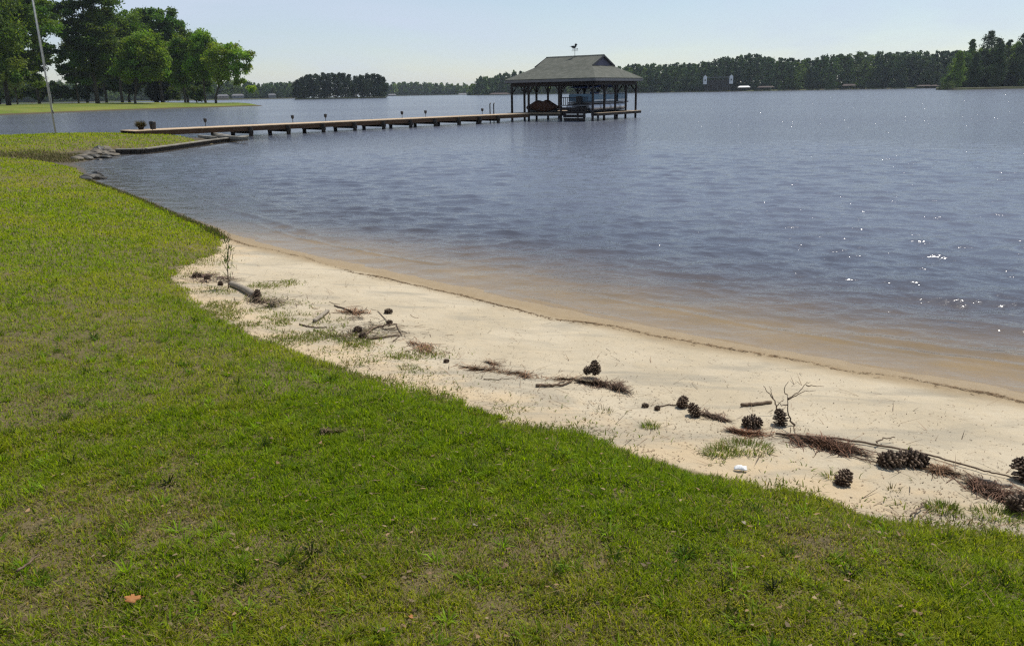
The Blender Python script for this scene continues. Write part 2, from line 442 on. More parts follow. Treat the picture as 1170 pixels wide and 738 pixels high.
# small shore-parallel wavelets
ph = d*6.5 + 3.0*fbm(x*.35, y*.35, 21, 3)
env = sstep(-3.2, -.8, d)*sstep(-.05, -.3, d)
s1 = np.maximum(0, np.sin(ph))**4
wz += .028*s1*env*sstep(.25, .6, vn(x*.4, y*.4, 33))
wz = np.where(dep <= 0, wz*.2, wz)
ph = d*10 + 4.0*fbm(x*.3, y*.3, 23, 3)
wz += .013*np.maximum(0, np.sin(ph))**5*sstep(-1.15, -.6, d)*sstep(-.04, -.2, d)*sstep(.35, .65, vn(x*.5, y*.5, 35))
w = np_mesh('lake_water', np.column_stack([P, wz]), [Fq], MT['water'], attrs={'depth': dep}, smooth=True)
tag(w, kind='structure')

# peninsula ground
PEN = [hit(x_, y_)[:2] for x_, y_ in [(-260, 140), (-80, 134.6), (0, 132), (60, 129.5), (120, 127), (200, 124.2), (255, 122.6), (280, 121.8), (298, 121.5)]]
PEN += [hit(285, 120.2)[:2], np.array([-92, 255]), np.array([-115, 300]), np.array([-170, 330]), np.array([-330, 330]), np.array([-330, 150])]
PEN = np.array(PEN)
gx, gy = np.meshgrid(np.arange(-330, -40, 1.6), np.arange(90, 345, 1.6), indexing='ij')
P = np.stack([gx.ravel(), gy.ravel()], 1); d = sdf(P, PEN) + (fbm(P[:, 0]*.12, P[:, 1]*.12, 40)-.5)*2.5
PENZ = lambda P, d: -1.2 + 2.0*sstep(-5, 3.6, d) + .55*sstep(3, 30, d)
Z = PENZ(P, d)
nx, ny = gx.shape
i = np.arange(nx-1)[:, None]*ny + np.arange(ny-1)[None, :]
Fq = np.stack([i, i+ny, i+ny+1, i+1], -1).reshape(-1, 4)
o = np_mesh('peninsula_ground', np.column_stack([P, Z]), [Fq], MT['farlawn'], smooth=True); tag(o, kind='structure')
def pen_z(x_, y_):
    q = np.array([[x_, y_]]); return float(PENZ(q, sdf(q, PEN))[0])

# ------------------------------------------------------------------ grass blades
def blades(P3, L, W, C, lean=(.1, .9), curl=(.2, .8), az=None, r_=rng):
    n = len(P3); az = r_.uniform(0, 2*math.pi, n) if az is None else az
    l1 = r_.uniform(*lean, n); l2 = l1 + r_.uniform(*curl, n)
    dr = np.stack([np.cos(az), np.sin(az), np.zeros(n)], 1)
    tw = az + math.pi/2 + r_.normal(0, .5, n)
    sd_ = np.stack([np.cos(tw), np.sin(tw), np.zeros(n)], 1)
    zz = np.array([0, 0, 1.0])
    mid = P3 + (L*.5)[:, None]*(np.sin(l1)[:, None]*dr + np.cos(l1)[:, None]*zz)
    tp = mid + (L*.5)[:, None]*(np.sin(l2)[:, None]*dr + np.cos(l2)[:, None]*zz)
    w2 = (W*.5)[:, None]*sd_
    V = np.stack([P3-w2, P3+w2, mid+w2*.85, mid-w2*.85, tp], 1).reshape(-1, 3)
    b = np.arange(n)*5
    quad = np.stack([b, b+1, b+2, b+3], 1); tri = np.stack([b+3, b+2, b+4], 1)
    Cc = np.repeat(C, 5, axis=0)
    return V, quad, tri, Cc
def blade_obj(name, P3, L, W, C, parent=None, mat='blade', **k):
    V, q, t_, Cc = blades(P3, L, W, C, **k)
    return np_mesh(name, V, [q, t_], MT[mat], parent, colors=Cc)

# lawn
def sample_polar(n, r0, r1, a0, a1, power):
    u = rng.random(n)
    if abs(power-2) < 1e-6: r_ = r0*(r1/r0)**u      # density ~ r^-2
    else:
        p = 2-power; r_ = (r0**p + u*(r1**p-r0**p))**(1/p)
    th = rng.uniform(a0, a1, n)
    return np.stack([r_*np.sin(th), r_*np.cos(th)], 1)
P = np.concatenate([sample_polar(560000, 1.3, 5.0, -.72, .72, .6), sample_polar(850000, 5.0, 60, -.72, .4, 2)])
dead_spots = [gp(q[0], q[1])[:2] + (q[2], q[3]) for q in [(60, 610, .45, .8), (190, 600, .28, .75), (20, 470, .45, .35), (490, 655, .3, .7), (620, 640, .32, .75), (560, 720, .35, .55), (240, 700, .25, .6), (400, 690, .3, .4), (930, 610, .35, .65), (960, 660, .3, .3),
                                     (40, 700, .35, .6), (700, 715, .25, .45), (20, 395, 1.0, .3), (90, 570, .3, .4), (340, 640, .25, .5), (60, 205, 3.2, .75), (80, 182, 3, .6), (225, 285, .5, .7), (180, 300, .6, .3), (850, 690, .3, .35)]]
def dead_field(x, y):
    f = np.zeros(len(x))
    for (cx, cy, rr, a) in dead_spots:
        f = np.maximum(f, a*np.exp(-((x-cx)**2+(y-cy)**2)/(rr*rr)))
    n = fbm(x*1.7, y*1.7, 61, 5)
    f = f*(.4+1.2*fbm(x*5, y*5, 66, 3)) + sstep(.6, .82, n)*.4*(.4+.6*np.exp(-np.hypot(x, y)/6))
    return np.clip(f, 0, 1)
lw = sdf(P, LAWN) + (fbm(P[:, 0]*2.5, P[:, 1]*2.5, 71)-.5)*.3 + (vn(P[:, 0]*11, P[:, 1]*11, 72)-.5)*.09
shd = sdf(P, WL)
df = dead_field(P[:, 0], P[:, 1])
clump = fbm(P[:, 0]*9, P[:, 1]*9, 81, 3)
rr0 = np.hypot(P[:, 0], P[:, 1])
keep = (lw > 0) & (shd > .04) & (rng.random(len(P)) < (1-.8*df*(1-.5*sstep(5, 14, rr0)))*(.4+1.3*clump))
P = P[keep]; df = df[keep]; lw = lw[keep]; clump = clump[keep]
r = np.hypot(P[:, 0], P[:, 1]); n = len(P)
Z = ground_z_arr(P)
sc_ = np.maximum(1, r/6)**.62
tall = .5*fbm(P[:, 0]*3.1, P[:, 1]*3.1, 91, 3)+.5*sstep(.3, .7, fbm(P[:, 0]*13, P[:, 1]*13, 95, 2))
L = rng.uniform(.022, .052, n)*(.45+1.15*tall)*(.7+.6*clump)*sc_**.55*(1-.35*df)
edge = np.exp(-((lw-.12)/.16)**2)*(r < 14)
L *= 1+.45*edge*rng.random(n)
W = rng.uniform(.0024, .0056, n)*sc_**1.25*(1+.5*sstep(7, 16, r))
g1 = np.array([.14, .235, .004]); g2 = np.array([.38, .49, .014]); g3 = np.array([.50, .46, .04]); br = np.array([.42, .33, .17]); dk = np.array([.05, .10, .01])
f1 = fbm(P[:, 0]*1.3, P[:, 1]*1.3, 101, 4)[:, None]; f2 = rng.random(n)[:, None]
C = g1*(1-f2)+g2*f2
far = sstep(4, 24, r)[:, None]
yel = np.clip(sstep(.45, .7, f1[:, 0])[:, None]*.5 + df[:, None]*.5 + far*.08, 0, 1)*rng.uniform(.4, 1, n)[:, None]
C = C*(1-yel) + g3*yel
isd = (rng.random(n) < (.05*(1-.6*sstep(6, 14, r)) + .75*df*(1-.85*sstep(4, 12, r)) + .1*(lw < .15)))[:, None]
C = np.where(isd, br*rng.uniform(.5, 1.25, n)[:, None], C)
isk = (rng.random(n) < .15*(1-.6*sstep(6, 15, r)))[:, None]; C = np.where(isk & ~isd, dk, C)
lo = np.where(isd[:, 0], .9, .1)
az = rng.uniform(0, 2*math.pi, n)
V, q, t_, Cc = blades(np.column_stack([P, Z-.003]), L, W, C, lean=(.1, 1.15), curl=(.2, .9), az=az)
o = np_mesh('lawn_grass', V, [q, t_], MT['blade'], colors=Cc)
tag(o, 'mown green lawn grass with yellow and brown thatch patches above the beach', 'grass', kind='stuff')

# coarse grass clumps standing out of the mown sward
nc = 900; Pc = sample_polar(nc, 1.4, 11, -.7, .62, 1.3); Pc = Pc[sdf(Pc, LAWN) > .12]; nc = len(Pc); m = 22
P = np.repeat(Pc, m, axis=0); az = rng.uniform(0, 6.28, nc*m); q = rng.uniform(0, .022, nc*m); P = P + np.stack([q*np.cos(az), q*np.sin(az)], 1)
tc_ = np.array([.08, .17, .01])*(1-rng.random((nc, 1))) + np.array([.26, .36, .02])*rng.random((nc, 1)); C = np.repeat(tc_, m, axis=0)*rng.uniform(.7, 1.2, (nc*m, 1))
o = blade_obj('coarse_grass', np.column_stack([P, ground_z_arr(P)]), rng.uniform(.035, .085, nc*m), rng.uniform(.004, .008, nc*m), C, lean=(.4, 1.2), curl=(.2, .9), az=az)
tag(o, 'coarser broad bladed grass clumps dotted over the lawn', 'grass', kind='stuff')

# broad-leaved low weeds inside the lawn (clover-like light leaves)
n = 26000
P = sample_polar(n, 1.4, 7, -.75, .75, 1.2)
m_ = (sdf(P, LAWN) > .15) & (rng.random(n) < sstep(.4, .68, fbm(P[:, 0]*1.9, P[:, 1]*1.9, 120, 3)) + .06)
P = P[m_]; n = len(P); Z = ground_z_arr(P)
C = np.array([.27, .36, .03])*(1-rng.random(n)[:, None]*.5) + np.array([.05, .02, .0])*rng.random(n)[:, None]
o = blade_obj('lawn_weeds', np.column_stack([P, Z+.008]), rng.uniform(.010, .026, n), rng.uniform(.006, .012, n), C, lean=(.7, 1.4), curl=(.1, .5))
tag(o, 'small light green broad leaved weeds spread through the lawn', 'weeds', kind='stuff')

# sparse grass on the sand beside the lawn edge
def region_mask(P, spots):
    f = np.zeros(len(P))
    for cx, cy, ra, a in spots:
        f = np.maximum(f, a*np.exp(-((P[:, 0]-cx)**2+(P[:, 1]-cy)**2)/ra**2))
    return f
sg = [tuple(gp(a, b)[:2])+(c, e) for a, b, c, e in [(235, 350, .5, .8), (265, 360, .45, .9), (300, 372, .45, .9), (330, 382, .4, .9), (360, 382, .4, .9), (375, 375, .3, .6), (320, 350, .25, .5), (285, 345, .3, .6), (345, 365, .25, .5), (410, 392, .25, .6), (460, 408, .18, .6), (490, 405, .15, .5), (470, 420, .2, .3), (300, 327, .22, .8), (325, 324, .2, .6), (255, 332, .3, .5), (235, 300, .3, .5), (215, 315, .3, .35), (430, 415, .2, .5)]]
n = 620000
P = sample_polar(n, 3, 14, -.6, .66, 1.2); lw = sdf(P, LAWN)
f = np.maximum(region_mask(P, sg)*(P[:, 0]/P[:, 1] < .1), .75*np.exp(-np.maximum(-lw, 0)/.11))
lw = lw; keep = (lw < .05) & (sdf(P, WL) > .7) & (rng.random(n) < f*sstep(.36, .66, fbm(P[:, 0]*4, P[:, 1]*4, 131, 3))*1.3)
P = P[keep]; n = len(P)
C = np.array([.22, .28, .03])*(1-rng.random(n)[:, None]*.5); C = np.where(rng.random(n)[:, None] < .35, np.array([.32, .26, .13])*rng.uniform(.5, 1.1, n)[:, None], C)
o = blade_obj('sparse_grass', np.column_stack([P, ground_z_arr(P)-.002]), rng.uniform(.02, .055, n), rng.uniform(.004, .008, n), C, lean=(.3, 1.3))
tag(o, 'sparse green grass creeping over the sand beside the lawn', 'grass', kind='stuff')

def tuft(px, py, rad, n, ln, label, seed, col_=(.2, .27, .03), group='grass tufts on the sand'):
    r_ = np.random.default_rng(seed); c = gp(px, py)
    a = r_.uniform(0, 2*math.pi, n); q = rad*np.sqrt(r_.random(n))
    P2 = np.stack([c.x+q*np.cos(a), c.y+q*np.sin(a)*.8], 1)
    P3 = np.column_stack([P2[:, 0]-c.x, P2[:, 1]-c.y, ground_z_arr(P2)-c.z])
    C = np.array(col_)*(1-r_.random(n)[:, None]*.5); C = np.where(r_.random(n)[:, None] < .2, np.array([.3, .24, .12]), C)
    V, qd, tr, Cc = blades(P3, r_.uniform(.4, 1, n)*ln, r_.uniform(.0025, .005, n), C, lean=(.2, 1.1), az=a+r_.normal(0, .6, n), r_=r_)
    o = np_mesh('grass_tuft', V, [qd, tr], MT['blade'], colors=Cc); o.location = c
    return tag(o, label, 'grass tuft', group)
tuft(743, 488, .06, 130, .06, 'small green grass tuft alone on sand below the paired pine cones', 1)
tuft(850, 512, .17, 520, .055, 'wide patchy grass tuft on sand between spiky cone and lawn', 2)
tuft(822, 518, .10, 240, .06, 'grass tuft touching the left end of the wide patchy tuft', 3)
tuft(950, 545, .05, 50, .06, 'thin upright grass tuft just left of the small cone', 4)
tuft(1077, 582, .08, 260, .06, 'dense dark green grass tuft on sand near the lower right lawn edge', 5)
tuft(1140, 590, .12, 280, .06, 'flat straggly grass tuft on sand near the right picture edge', 6)
tuft(1020, 560, .04, 22, .05, 'tiny brown grass tuft between the double cone and the lawn', 7, (.16, .13, .06))
tuft(466, 420, .09, 60, .05, 'thin grass tuft beside the lawn near the middle cone', 8)
tuft(330, 322, .10, 90, .07, 'grass tuft on sand beyond the grey log', 9)
tuft(690, 470, .07, 30, .06, 'few dry blades standing on sand below the large needle heap', 10, (.2, .17, .08))
tuft(505, 455, .06, 40, .05, 'thin tuft low at the lawn edge left of centre', 11)
tuft(405, 392, .16, 320, .06, 'grass tuft under the dark cone pair at left', 12)

# ------------------------------------------------------------------ seedling
def twiglet(mb, p, dvec, L, rad, depth, r_):
    p = Vector(p); pts = [p]; dv = Vector(dvec).normalized()
    k = 4
    for i in range(k):
        dv = (dv + Vector((r_.normal(0, .12), r_.normal(0, .12), r_.normal(0, .08)))).normalized(); pts.append(pts[-1]+dv*L/k)
    mb.tube(pts, [rad*(1-.6*i/k) for i in range(k+1)], 5)
    if depth > 0:
        for i in range(1, k+1):
            if r_.random() < .75:
                nd = (dv + Vector((r_.normal(0, .7), r_.normal(0, .35), r_.normal(0, .5)))).normalized()
                twiglet(mb, pts[i], nd, L*r_.uniform(.35, .6), rad*.5, depth-1, r_)
def seedling(px, py, h, label):
    c = gp(px, py); root = empty('seedling', c); tag(root, label, 'seedling')
    mb = MB(); r_ = np.random.default_rng(5)
    mb.tube([(0, 0, 0), (.02, 0, h*.4), (.05, 0, h*.7), (.07, 0, h)], [.006, .005, .004, .002], 6)
    mb.tube([(.02, 0, h*.3), (-.06, .02, h*.6)], [.004, .002], 5); mb.tube([(.04, 0, h*.5), (.10, 0, h*.8)], [.004, .002], 5)
    mb.build('stem', MT['stick'], root)
    n = 60; P3 = []; 
    for i in range(n):
        z = r_.uniform(.2, 1)*h; P3.append((z/h*.06+r_.normal(0, .03), r_.normal(0, .02), z))
    V, qd, tr, Cc = blades(np.array(P3), r_.uniform(.05, .12, n), r_.uniform(.008, .014, n), np.array([.08, .12, .03])*np.ones((n, 1)), lean=(.2, .9), r_=r_)
    np_mesh('leaf', V, [qd, tr], MT['blade'], root, colors=Cc)['label'] = 'narrow green leaves'
seedling(261, 330, .62, 'young seedling with narrow leaves standing beside the grey log')

# ------------------------------------------------------------------ pine cones
def cone_mesh(seed, L=.115, W=.040):
    r_ = random.Random(seed); mb = MB()
    n = 118; ga = math.pi*(3-math.sqrt(5))
    mb.tube([(L*(t/8-.5), 0, 0) for t in range(9)], [W*.55*math.sin(math.pi*min(.97, max(.05, (t+.5)/9)))**.6 for t in range(9)], 8)
    for i in range(n):
        t = (i+.5)/n; x = L*(t-.5)
        R_ = W*(math.sin(math.pi*(.10+.84*t))**.65)*(1.0-.25*t); a = i*ga
        rd = Vector((0, math.cos(a), math.sin(a))); tn = Vector((0, -math.sin(a), math.cos(a))); ax = Vector((1, 0, 0))
        op = .25 + .75*t + r_.uniform(-.22, .22)
        dv = (rd*math.cos(op-.35) + ax*math.sin(op-.35)).normalized(); nv = dv.cross(tn)
        base = Vector((x, 0, 0)) + rd*R_*.3; le = R_*.95*r_.uniform(.7, 1.25)+.005; wd = .0068*(.6+.6*math.sin(math.pi*t))
        b = len(mb.v); th = .0018
        for (u, w_, h_) in ((0, .35, th), (le*.75, 1, th), (le, .75, th*2.2), (le*1.12, 0, th*1.5)):
            for s in (-1, 1):
                mb.v.append(base + dv*u + tn*(wd*w_*s) + nv*h_); 
        for (u, w_, h_) in ((0, .35, -th), (le*.75, 1, -th), (le, .75, -th*2.2), (le*1.12, 0, -th*1.5)):
            for s in (-1, 1):
                mb.v.append(base + dv*u + tn*(wd*w_*s) + nv*h_)
        for k in range(3):
            mb.f.append([b+2*k, b+2*k+1, b+2*k+3, b+2*k+2]); mb.f.append([b+8+2*k, b+8+2*k+2, b+8+2*k+3, b+8+2*k+1])
            mb.f.append([b+2*k, b+2*k+2, b+8+2*k+2, b+8+2*k]); mb.f.append([b+2*k+1, b+8+2*k+1, b+8+2*k+3, b+2*k+3])
        mb.f.append([b, b+8, b+9, b+1]); mb.f.append([b+6, b+7, b+15, b+14])
    return mb
protos = []
for s in range(3):
    o = cone_mesh(s).build('pine_cone', MT['cone']); protos.append(o.data); bpy.data.objects.remove(o)
cones = [  # px, py(base), width px, yaw, tilt, label
    (225, 317, 10, 20, 0, 'dark pine cone at the left end of the debris row, nearest the lawn'),
    (237, 319, 8, 70, 0, 'small dark pine cone second from the left in the debris row'),
    (252, 326, 8, 110, 0, 'small pine cone beside the foot of the seedling'),
    (294, 342, 10, 80, 60, 'black pine cone at the near end of the grey log'),
    (443.7, 358, 10, 10, 0, 'lone black pine cone on clean sand right of the twigs'),
    (445, 370, 8, 30, 0, 'brownish small pine cone lying on a thin forked twig'),
    (409, 379, 11, 150, 0, 'greyish pine cone resting behind a darker cone at left'),
    (414.7, 386, 11, 60, 0, 'dark pine cone at the root end of the forked branch'),
    (510, 414, 7, 40, 0, 'tiny pine cone near the tail of the long needle bundle'),
    (672, 431, 13, 30, 20, 'pine cone on the left shoulder of the large needle heap'),
    (680, 431, 14, 100, 50, 'pine cone standing on top of the large needle heap'),
    (737, 465, 6, 0, 0, 'tiny dark pine cone left of the short stem lying by the cone pair'),
    (751, 468, 6, 60, 0, 'tiny pine cone at the end of the stem touching the cone pair'),
    (779.7, 465, 17, 55, 30, 'upper left pine cone of the touching pair on open sand'),
    (793, 475, 15, 120, 40, 'lower right pine cone of the touching pair on open sand'),
    (858.8, 488, 23, 8, 0, 'large spiky pine cone lying on its side below the short stick'),
    (891, 485, 16, 100, 60, 'round pine cone at the foot of the branching twig'),
    (1018, 532, 27, 12, 0, 'left half of the big spiky cone pair under the long branch'),
    (1041, 531, 28, -6, 0, 'right half of the big spiky cone pair under the long branch'),
    (963.5, 553, 22, 40, 25, 'pine cone alone near the lawn with a scale fallen beside it'),
    (1168, 549, 24, 95, 50, 'pine cone at the right picture edge on the branch tip'),
    (1165, 584, 32, 20, 0, 'big dark pine cone cut by the right picture edge below the branch')]
CONE_AT = {}
for i, (px, py, wpx, yaw, tilt, lab) in enumerate(cones):
    c = gp(px, py); dist = (Vector(CAM)-c).length
    s = (wpx/F*dist)/(.125 if tilt < 40 else .10)
    s = min(max(s*.93, .4), 1.2)
    o = bpy.data.objects.new('pine_cone', protos[i % 3]); col.objects.link(o)
    o.scale = (s*(1.15 if 'half' in lab else 1), s, s); o.rotation_euler = (i*1.3, -R(tilt), R(yaw)); o.location = c + Vector((0, 0, .030*s + (.035 if 'heap' in lab else 0) + .025*s*math.sin(R(tilt))))
    tag(o, lab, 'pine cone', 'pine cones on the sand')

# ------------------------------------------------------------------ sticks, branches
def ground_path(pxs, lift, sub=5, wob=.004, seed=0):
    r_ = random.Random(seed); pts = [gp(a, b) for a, b in pxs]; out = []
    for i in range(len(pts)-1):
        for k in range(sub):
            q = pts[i].lerp(pts[i+1], k/sub)
            out.append(q + Vector((r_.uniform(-wob, wob), r_.uniform(-wob, wob), lift + r_.uniform(0, wob))))
    zz = ground_z_arr(np.array([(q.x, q.y) for q in out]))
    for q, z_ in zip(out, zz): q.z = z_ + lift + r_.uniform(0, wob)
    out.append(pts[-1] + Vector((0, 0, lift)))
    return out
def stick(name, pxs, r0, r1, label, mat='stick', lift=None, side=(), sub=5, seed=0, wob=.006, group=None):
    pts = ground_path(pxs, r0*.8 if lift is None else lift, sub, wob, seed); c = pts[0].copy()
    mb = MB(); n = len(pts); mb.tube([p-c for p in pts], [r0+(r1-r0)*i/(n-1) for i in range(n)], 7)
    o = mb.build(name, MT[mat], smooth=True); o.location = c
    tag(o, label, 'stick' if name != 'branch' else 'branch', group)
    for s_ in side:
        sp = ground_path(s_, r1*.9, 4, wob, seed+3); m2 = MB(); m2.tube([p-c for p in sp], [r1*1.0, ]+[r1*.7]*(len(sp)-2)+[r1*.35], 6)
        m2.build('side_twig', MT[mat], o, smooth=True)
    return o
stick('log', [(265, 327), (277, 332), (291, 340)], .035, .042, 'short grey log lying on sand with a cone at its near end', 'greystick', seed=1)
stick('stick', [(359, 369), (366, 364), (375, 357)], .022, .018, 'short pale broken stick lying on sand amid the twigs', 'greystick', seed=2)
stick('branch', [(416, 386), (424, 378), (432, 374), (445, 372.5), (453, 371)], .011, .006, 'thin forked branch running from the dark cone over sand', side=[[(432, 374), (440, 377), (452, 375)], [(453, 371), (455, 377), (459, 384)], [(445, 370), (437, 362), (431, 356)]], seed=3)
stick('stick', [(420, 388), (440, 386), (457, 384.5)], .009, .006, 'thin straight twig lying parallel below the forked branch', seed=4, side=[[(457, 384.5), (453, 388), (449, 391)]])
stick('stick', [(382, 350), (396, 354), (405, 358), (416, 356)], .009, .005, 'reddish thin twig arching toward the grass above the cone pair', seed=5, side=[[(405, 358), (400, 360), (390, 358)]])
stick('stick', [(342, 371), (352, 374), (362, 375), (374, 375)], .008, .005, 'dark twig near the lawn left of the cones', seed=6)
stick('stick', [(613, 442), (628, 442), (643, 441), (653, 437)], .012, .006, 'curved bark strip between the needle bundle and the needle heap', seed=7, side=[[(628, 442), (636, 439), (645, 436)]])
stick('stick', [(553, 434), (570, 434), (588, 433)], .004, .002, 'hair thin pale twig just below the long needle bundle', seed=8)
stick('stick', [(750, 465.5), (762, 463), (774, 463.5), (788, 465)], .0045, .0045, 'thin stem lying on sand touching the cone pair', seed=9)
stick('stick', [(847, 464.5), (862, 463), (881, 460.5)], .0125, .0115, 'thick short brown stick lying alone left of the branching twig', seed=10)
stick('branch', [(886, 497.5), (911, 499.5), (938, 502), (980, 507), (1020, 513.5), (1054, 519.8), (1085, 528.8), (1123, 540.5), (1150, 546), (1172, 551.5)], .008, .004, 'long thin dark branch stretched across the sand at right', seed=11, lift=.012,
      side=[[(911, 499.5), (928, 505), (945, 508), (960, 513)], [(938, 502), (990, 515), (1010, 520)]])
stick('stick', [(1045, 522), (1060, 530), (1075, 537), (1090, 543)], .006, .003, 'short dark twig below the long branch right of the big cones', seed=12)
stick('stick', [(1117, 548), (1130, 552), (1142, 555.5), (1156, 556.5)], .011, .009, 'short thick grey stick just below the long branch', 'greystick', seed=13)
stick('stick', [(960, 520), (985, 525), (1004, 529)], .005, .003, 'thin twig between the red needle heap and the big cones', seed=14)
stick('stick', [(1000, 511), (1009, 506), (1022, 504.5)], .005, .003, 'small bent twig rising over the big cone pair', seed=15, lift=.03)
stick('stick', [(22, 661), (34, 652), (46, 640)], .006, .003, 'dark thin twig lying in the lawn near the bottom left corner', seed=16, lift=.03)
stick('stick', [(1040, 594), (1052, 582), (1058, 575)], .005, .003, 'thin upright bent stalk by the dense grass tuft at right', seed=17, lift=.02)

# upright branching twig
def upright(px, py, targets, r0, label, seed):
    c = gp(px, py); root_mb = MB(); r_ = np.random.default_rng(seed)
    D = math.hypot(c.x, c.y)
    first = None
    for path in targets:
        pts = []
        for (a, b, dy) in path:
            d_ = ray(a, b); t = (c.y+dy)/d_[1]; p = Vector(CAM + d_*t); p.z = max(p.z, gz(p.x, p.y)+.004); pts.append(p-c)
        pp = []
        for i in range(len(pts)-1):
            for k in range(3):
                pp.append(pts[i].lerp(pts[i+1], k/3) + Vector(r_.normal(0, .0025, 3)))
        pp.append(pts[-1])
        rad = [path_r(i, len(pp), r0 if first is None else r0*.55) for i in range(len(pp))]
        mb = MB(); mb.tube(pp, rad, 6)
        if first is None:
            first = mb.build('twig', MT['stick'], smooth=True); first.location = c; tag(first, label, 'twig')
        else: mb.build('side_twig', MT['stick'], first, smooth=True)
def path_r(i, n, r0): return r0*(1-.7*i/(n-1))
upright(907, 486, [[(907, 485.6, 0), (902, 478, 0), (899.5, 466, .03), (900, 452, .05)],
                   [(900, 456, .05), (907, 452, .06), (915, 446, .08), (921, 438, .1), (926, 436.5, .1)], [(900, 456, .05), (909, 452, .0), (920, 447, -.03), (932, 446, -.05)],
                   [(921, 440, .1), (930, 441, .1), (941.6, 441.5, .1)], [(900, 452, .05), (896, 447, .05), (897, 441, .06), (901.5, 435.5, .06)],
                   [(899.5, 462, .03), (893, 463, .03), (889, 459, .0)]],
        .007, 'upright bare twig with spreading forks standing in sand behind a round cone', 3)
upright(888.5, 473, [[(888.5, 473, 0), (887, 464, 0), (883, 455, 0), (877, 447, .02), (872, 441, .03)], [(883, 455, 0), (881, 447, .02), (879, 441, .03)], [(887, 464, 0), (891, 460, 0), (896, 457, 0)]],
        .006, 'smaller two pronged bare twig leaning left beside the forked one', 4)

# needle heaps
def needles(px_list, n, label, seed, spread, hgt, colr=(.20, .11, .06), ln=(.07, .17), name='pine_needle_heap'):
    r_ = np.random.default_rng(seed); pts = [gp(a, b) for a, b in px_list]; c = pts[0].copy()
    seg = [(pts[i+1]-pts[i]) for i in range(len(pts)-1)] or [Vector((1, 0, 0))]
    n = int(n*.8); k = r_.integers(0, len(seg), n); u = r_.random(n)
    A = np.array([p[:2] for p in pts]); S = np.array([q[:2] for q in seg])
    P = A[k] + S[k]*u[:, None]
    # wads: needles gather round a few random centres, the rest strays
    nw = max(3, n//45); wk = r_.integers(0, len(seg), nw); W0 = A[wk]+S[wk]*r_.random(nw)[:, None]+r_.normal(0, spread*.8, (nw, 2)); wi = r_.integers(0, nw, n)
    inw = r_.random(n) < .75
    P = np.where(inw[:, None], W0[wi]+r_.normal(0, spread*.45, (n, 2)), P+r_.normal(0, spread*1.55, (n, 2)))
    aw = np.arctan2(S[wk][:, 1], S[wk][:, 0]) + r_.normal(0, .7, nw)
    az = np.where(inw, aw[wi]+r_.normal(0, .35, n), r_.uniform(0, 6.28, n))
    z0 = np.where(inw, r_.random(n)**1.5*hgt*.7, .0)+.002
    L_ = r_.uniform(*ln, n); bend = r_.normal(0, .35, n); dist = np.maximum(1, np.hypot(P[:, 0], P[:, 1])/6)
    w_ = r_.uniform(.0009, .0024, n)*dist
    V = np.zeros((n, 8, 3)); G = ground_z_arr(P)
    tl = r_.normal(0, .12, n)
    for s_ in range(4):
        t_ = s_/3-.5; aa = az+bend*t_*2
        x_ = P[:, 0] + np.cos(az)*L_*t_ - np.sin(az)*bend*L_*t_*t_; y_ = P[:, 1] + np.sin(az)*L_*t_ + np.cos(az)*bend*L_*t_*t_
        zq = G + np.maximum(z0 + tl*L_*t_, .001)
        V[:, 2*s_] = np.stack([x_-np.sin(aa)*w_-c.x, y_+np.cos(aa)*w_-c.y, zq-c.z], 1)
        V[:, 2*s_+1] = np.stack([x_+np.sin(aa)*w_-c.x, y_-np.cos(aa)*w_-c.y, zq+w_*.7-c.z], 1)
    b = np.arange(n)*8
    Fc = np.concatenate([np.stack([b+2*q, b+2*q+1, b+2*q+3, b+2*q+2], 1) for q in range(3)])
    br_ = r_.uniform(.35, 2.0, n); C = np.array(colr)*br_[:, None]
    o = np_mesh(name, V.reshape(-1, 3), [Fc], MT['dry'], colors=np.repeat(C, 8, axis=0)); o.location = c
    if name != 'pine_needle_heap': return tag(o, label, 'pine needles', kind='stuff')
    return tag(o, label, 'pine needles', 'heaps of dead pine needles')
needles([(529, 420), (560, 422), (590, 427), (619, 433)], 520, 'long narrow bundle of reddish pine needles on open sand', 1, .035, .04)
needles([(668, 437), (690, 440), (718, 447)], 700, 'large heap of brown needles and bark under two cones', 2, .035, .06, (.12, .07, .045))
needles([(806, 474), (830, 480)], 260, 'pale loose needle heap between the cone pair and spiky cone', 3, .035, .02, (.17, .11, .075))
needles([(843, 494), (868, 498)], 300, 'reddish needle heap directly below the spiky cone', 4, .03, .02, (.19, .085, .045))
needles([(905, 502), (940, 508), (975, 515)], 900, 'wide red brown needle heap under the left part of the long branch', 5, .045, .04, (.15, .075, .045))
needles([(1000, 528), (1060, 535), (1095, 540)], 350, 'thin scatter of needles around the big cone pair', 6, .04, .02, name='needle_litter')
needles([(1110, 553), (1140, 562), (1160, 572)], 700, 'dark rusty needle heap near the right picture edge', 7, .05, .04, (.13, .07, .045))
needles([(380, 352), (415, 360)], 300, 'reddish needles strewn around the arching twig at left', 8, .10, .03, name='needle_litter')
needles([(390, 380), (455, 380)], 500, 'brown needles matted around the forked branch at left', 9, .14, .03, (.12, .075, .045), name='needle_litter')
needles([(300, 343), (318, 348)], 350, 'brown needle heap just right of the log end', 10, .09, .06, (.11, .075, .05))
needles([(220, 315), (250, 322)], 420, 'dark needle litter around the row of small cones', 11, .14, .03, (.1, .06, .045), name='needle_litter')
needles([(640, 435), (655, 432)], 110, 'small needle wad left of the large heap', 12, .025, .03)
needles([(560, 414), (572, 415)], 90, 'small brown needle wad above the long bundle', 13, .03, .03)
needles([(463, 392), (490, 402)], 260, 'brown needle litter beside the lawn right of the left cones', 14, .07, .015, name='needle_litter')
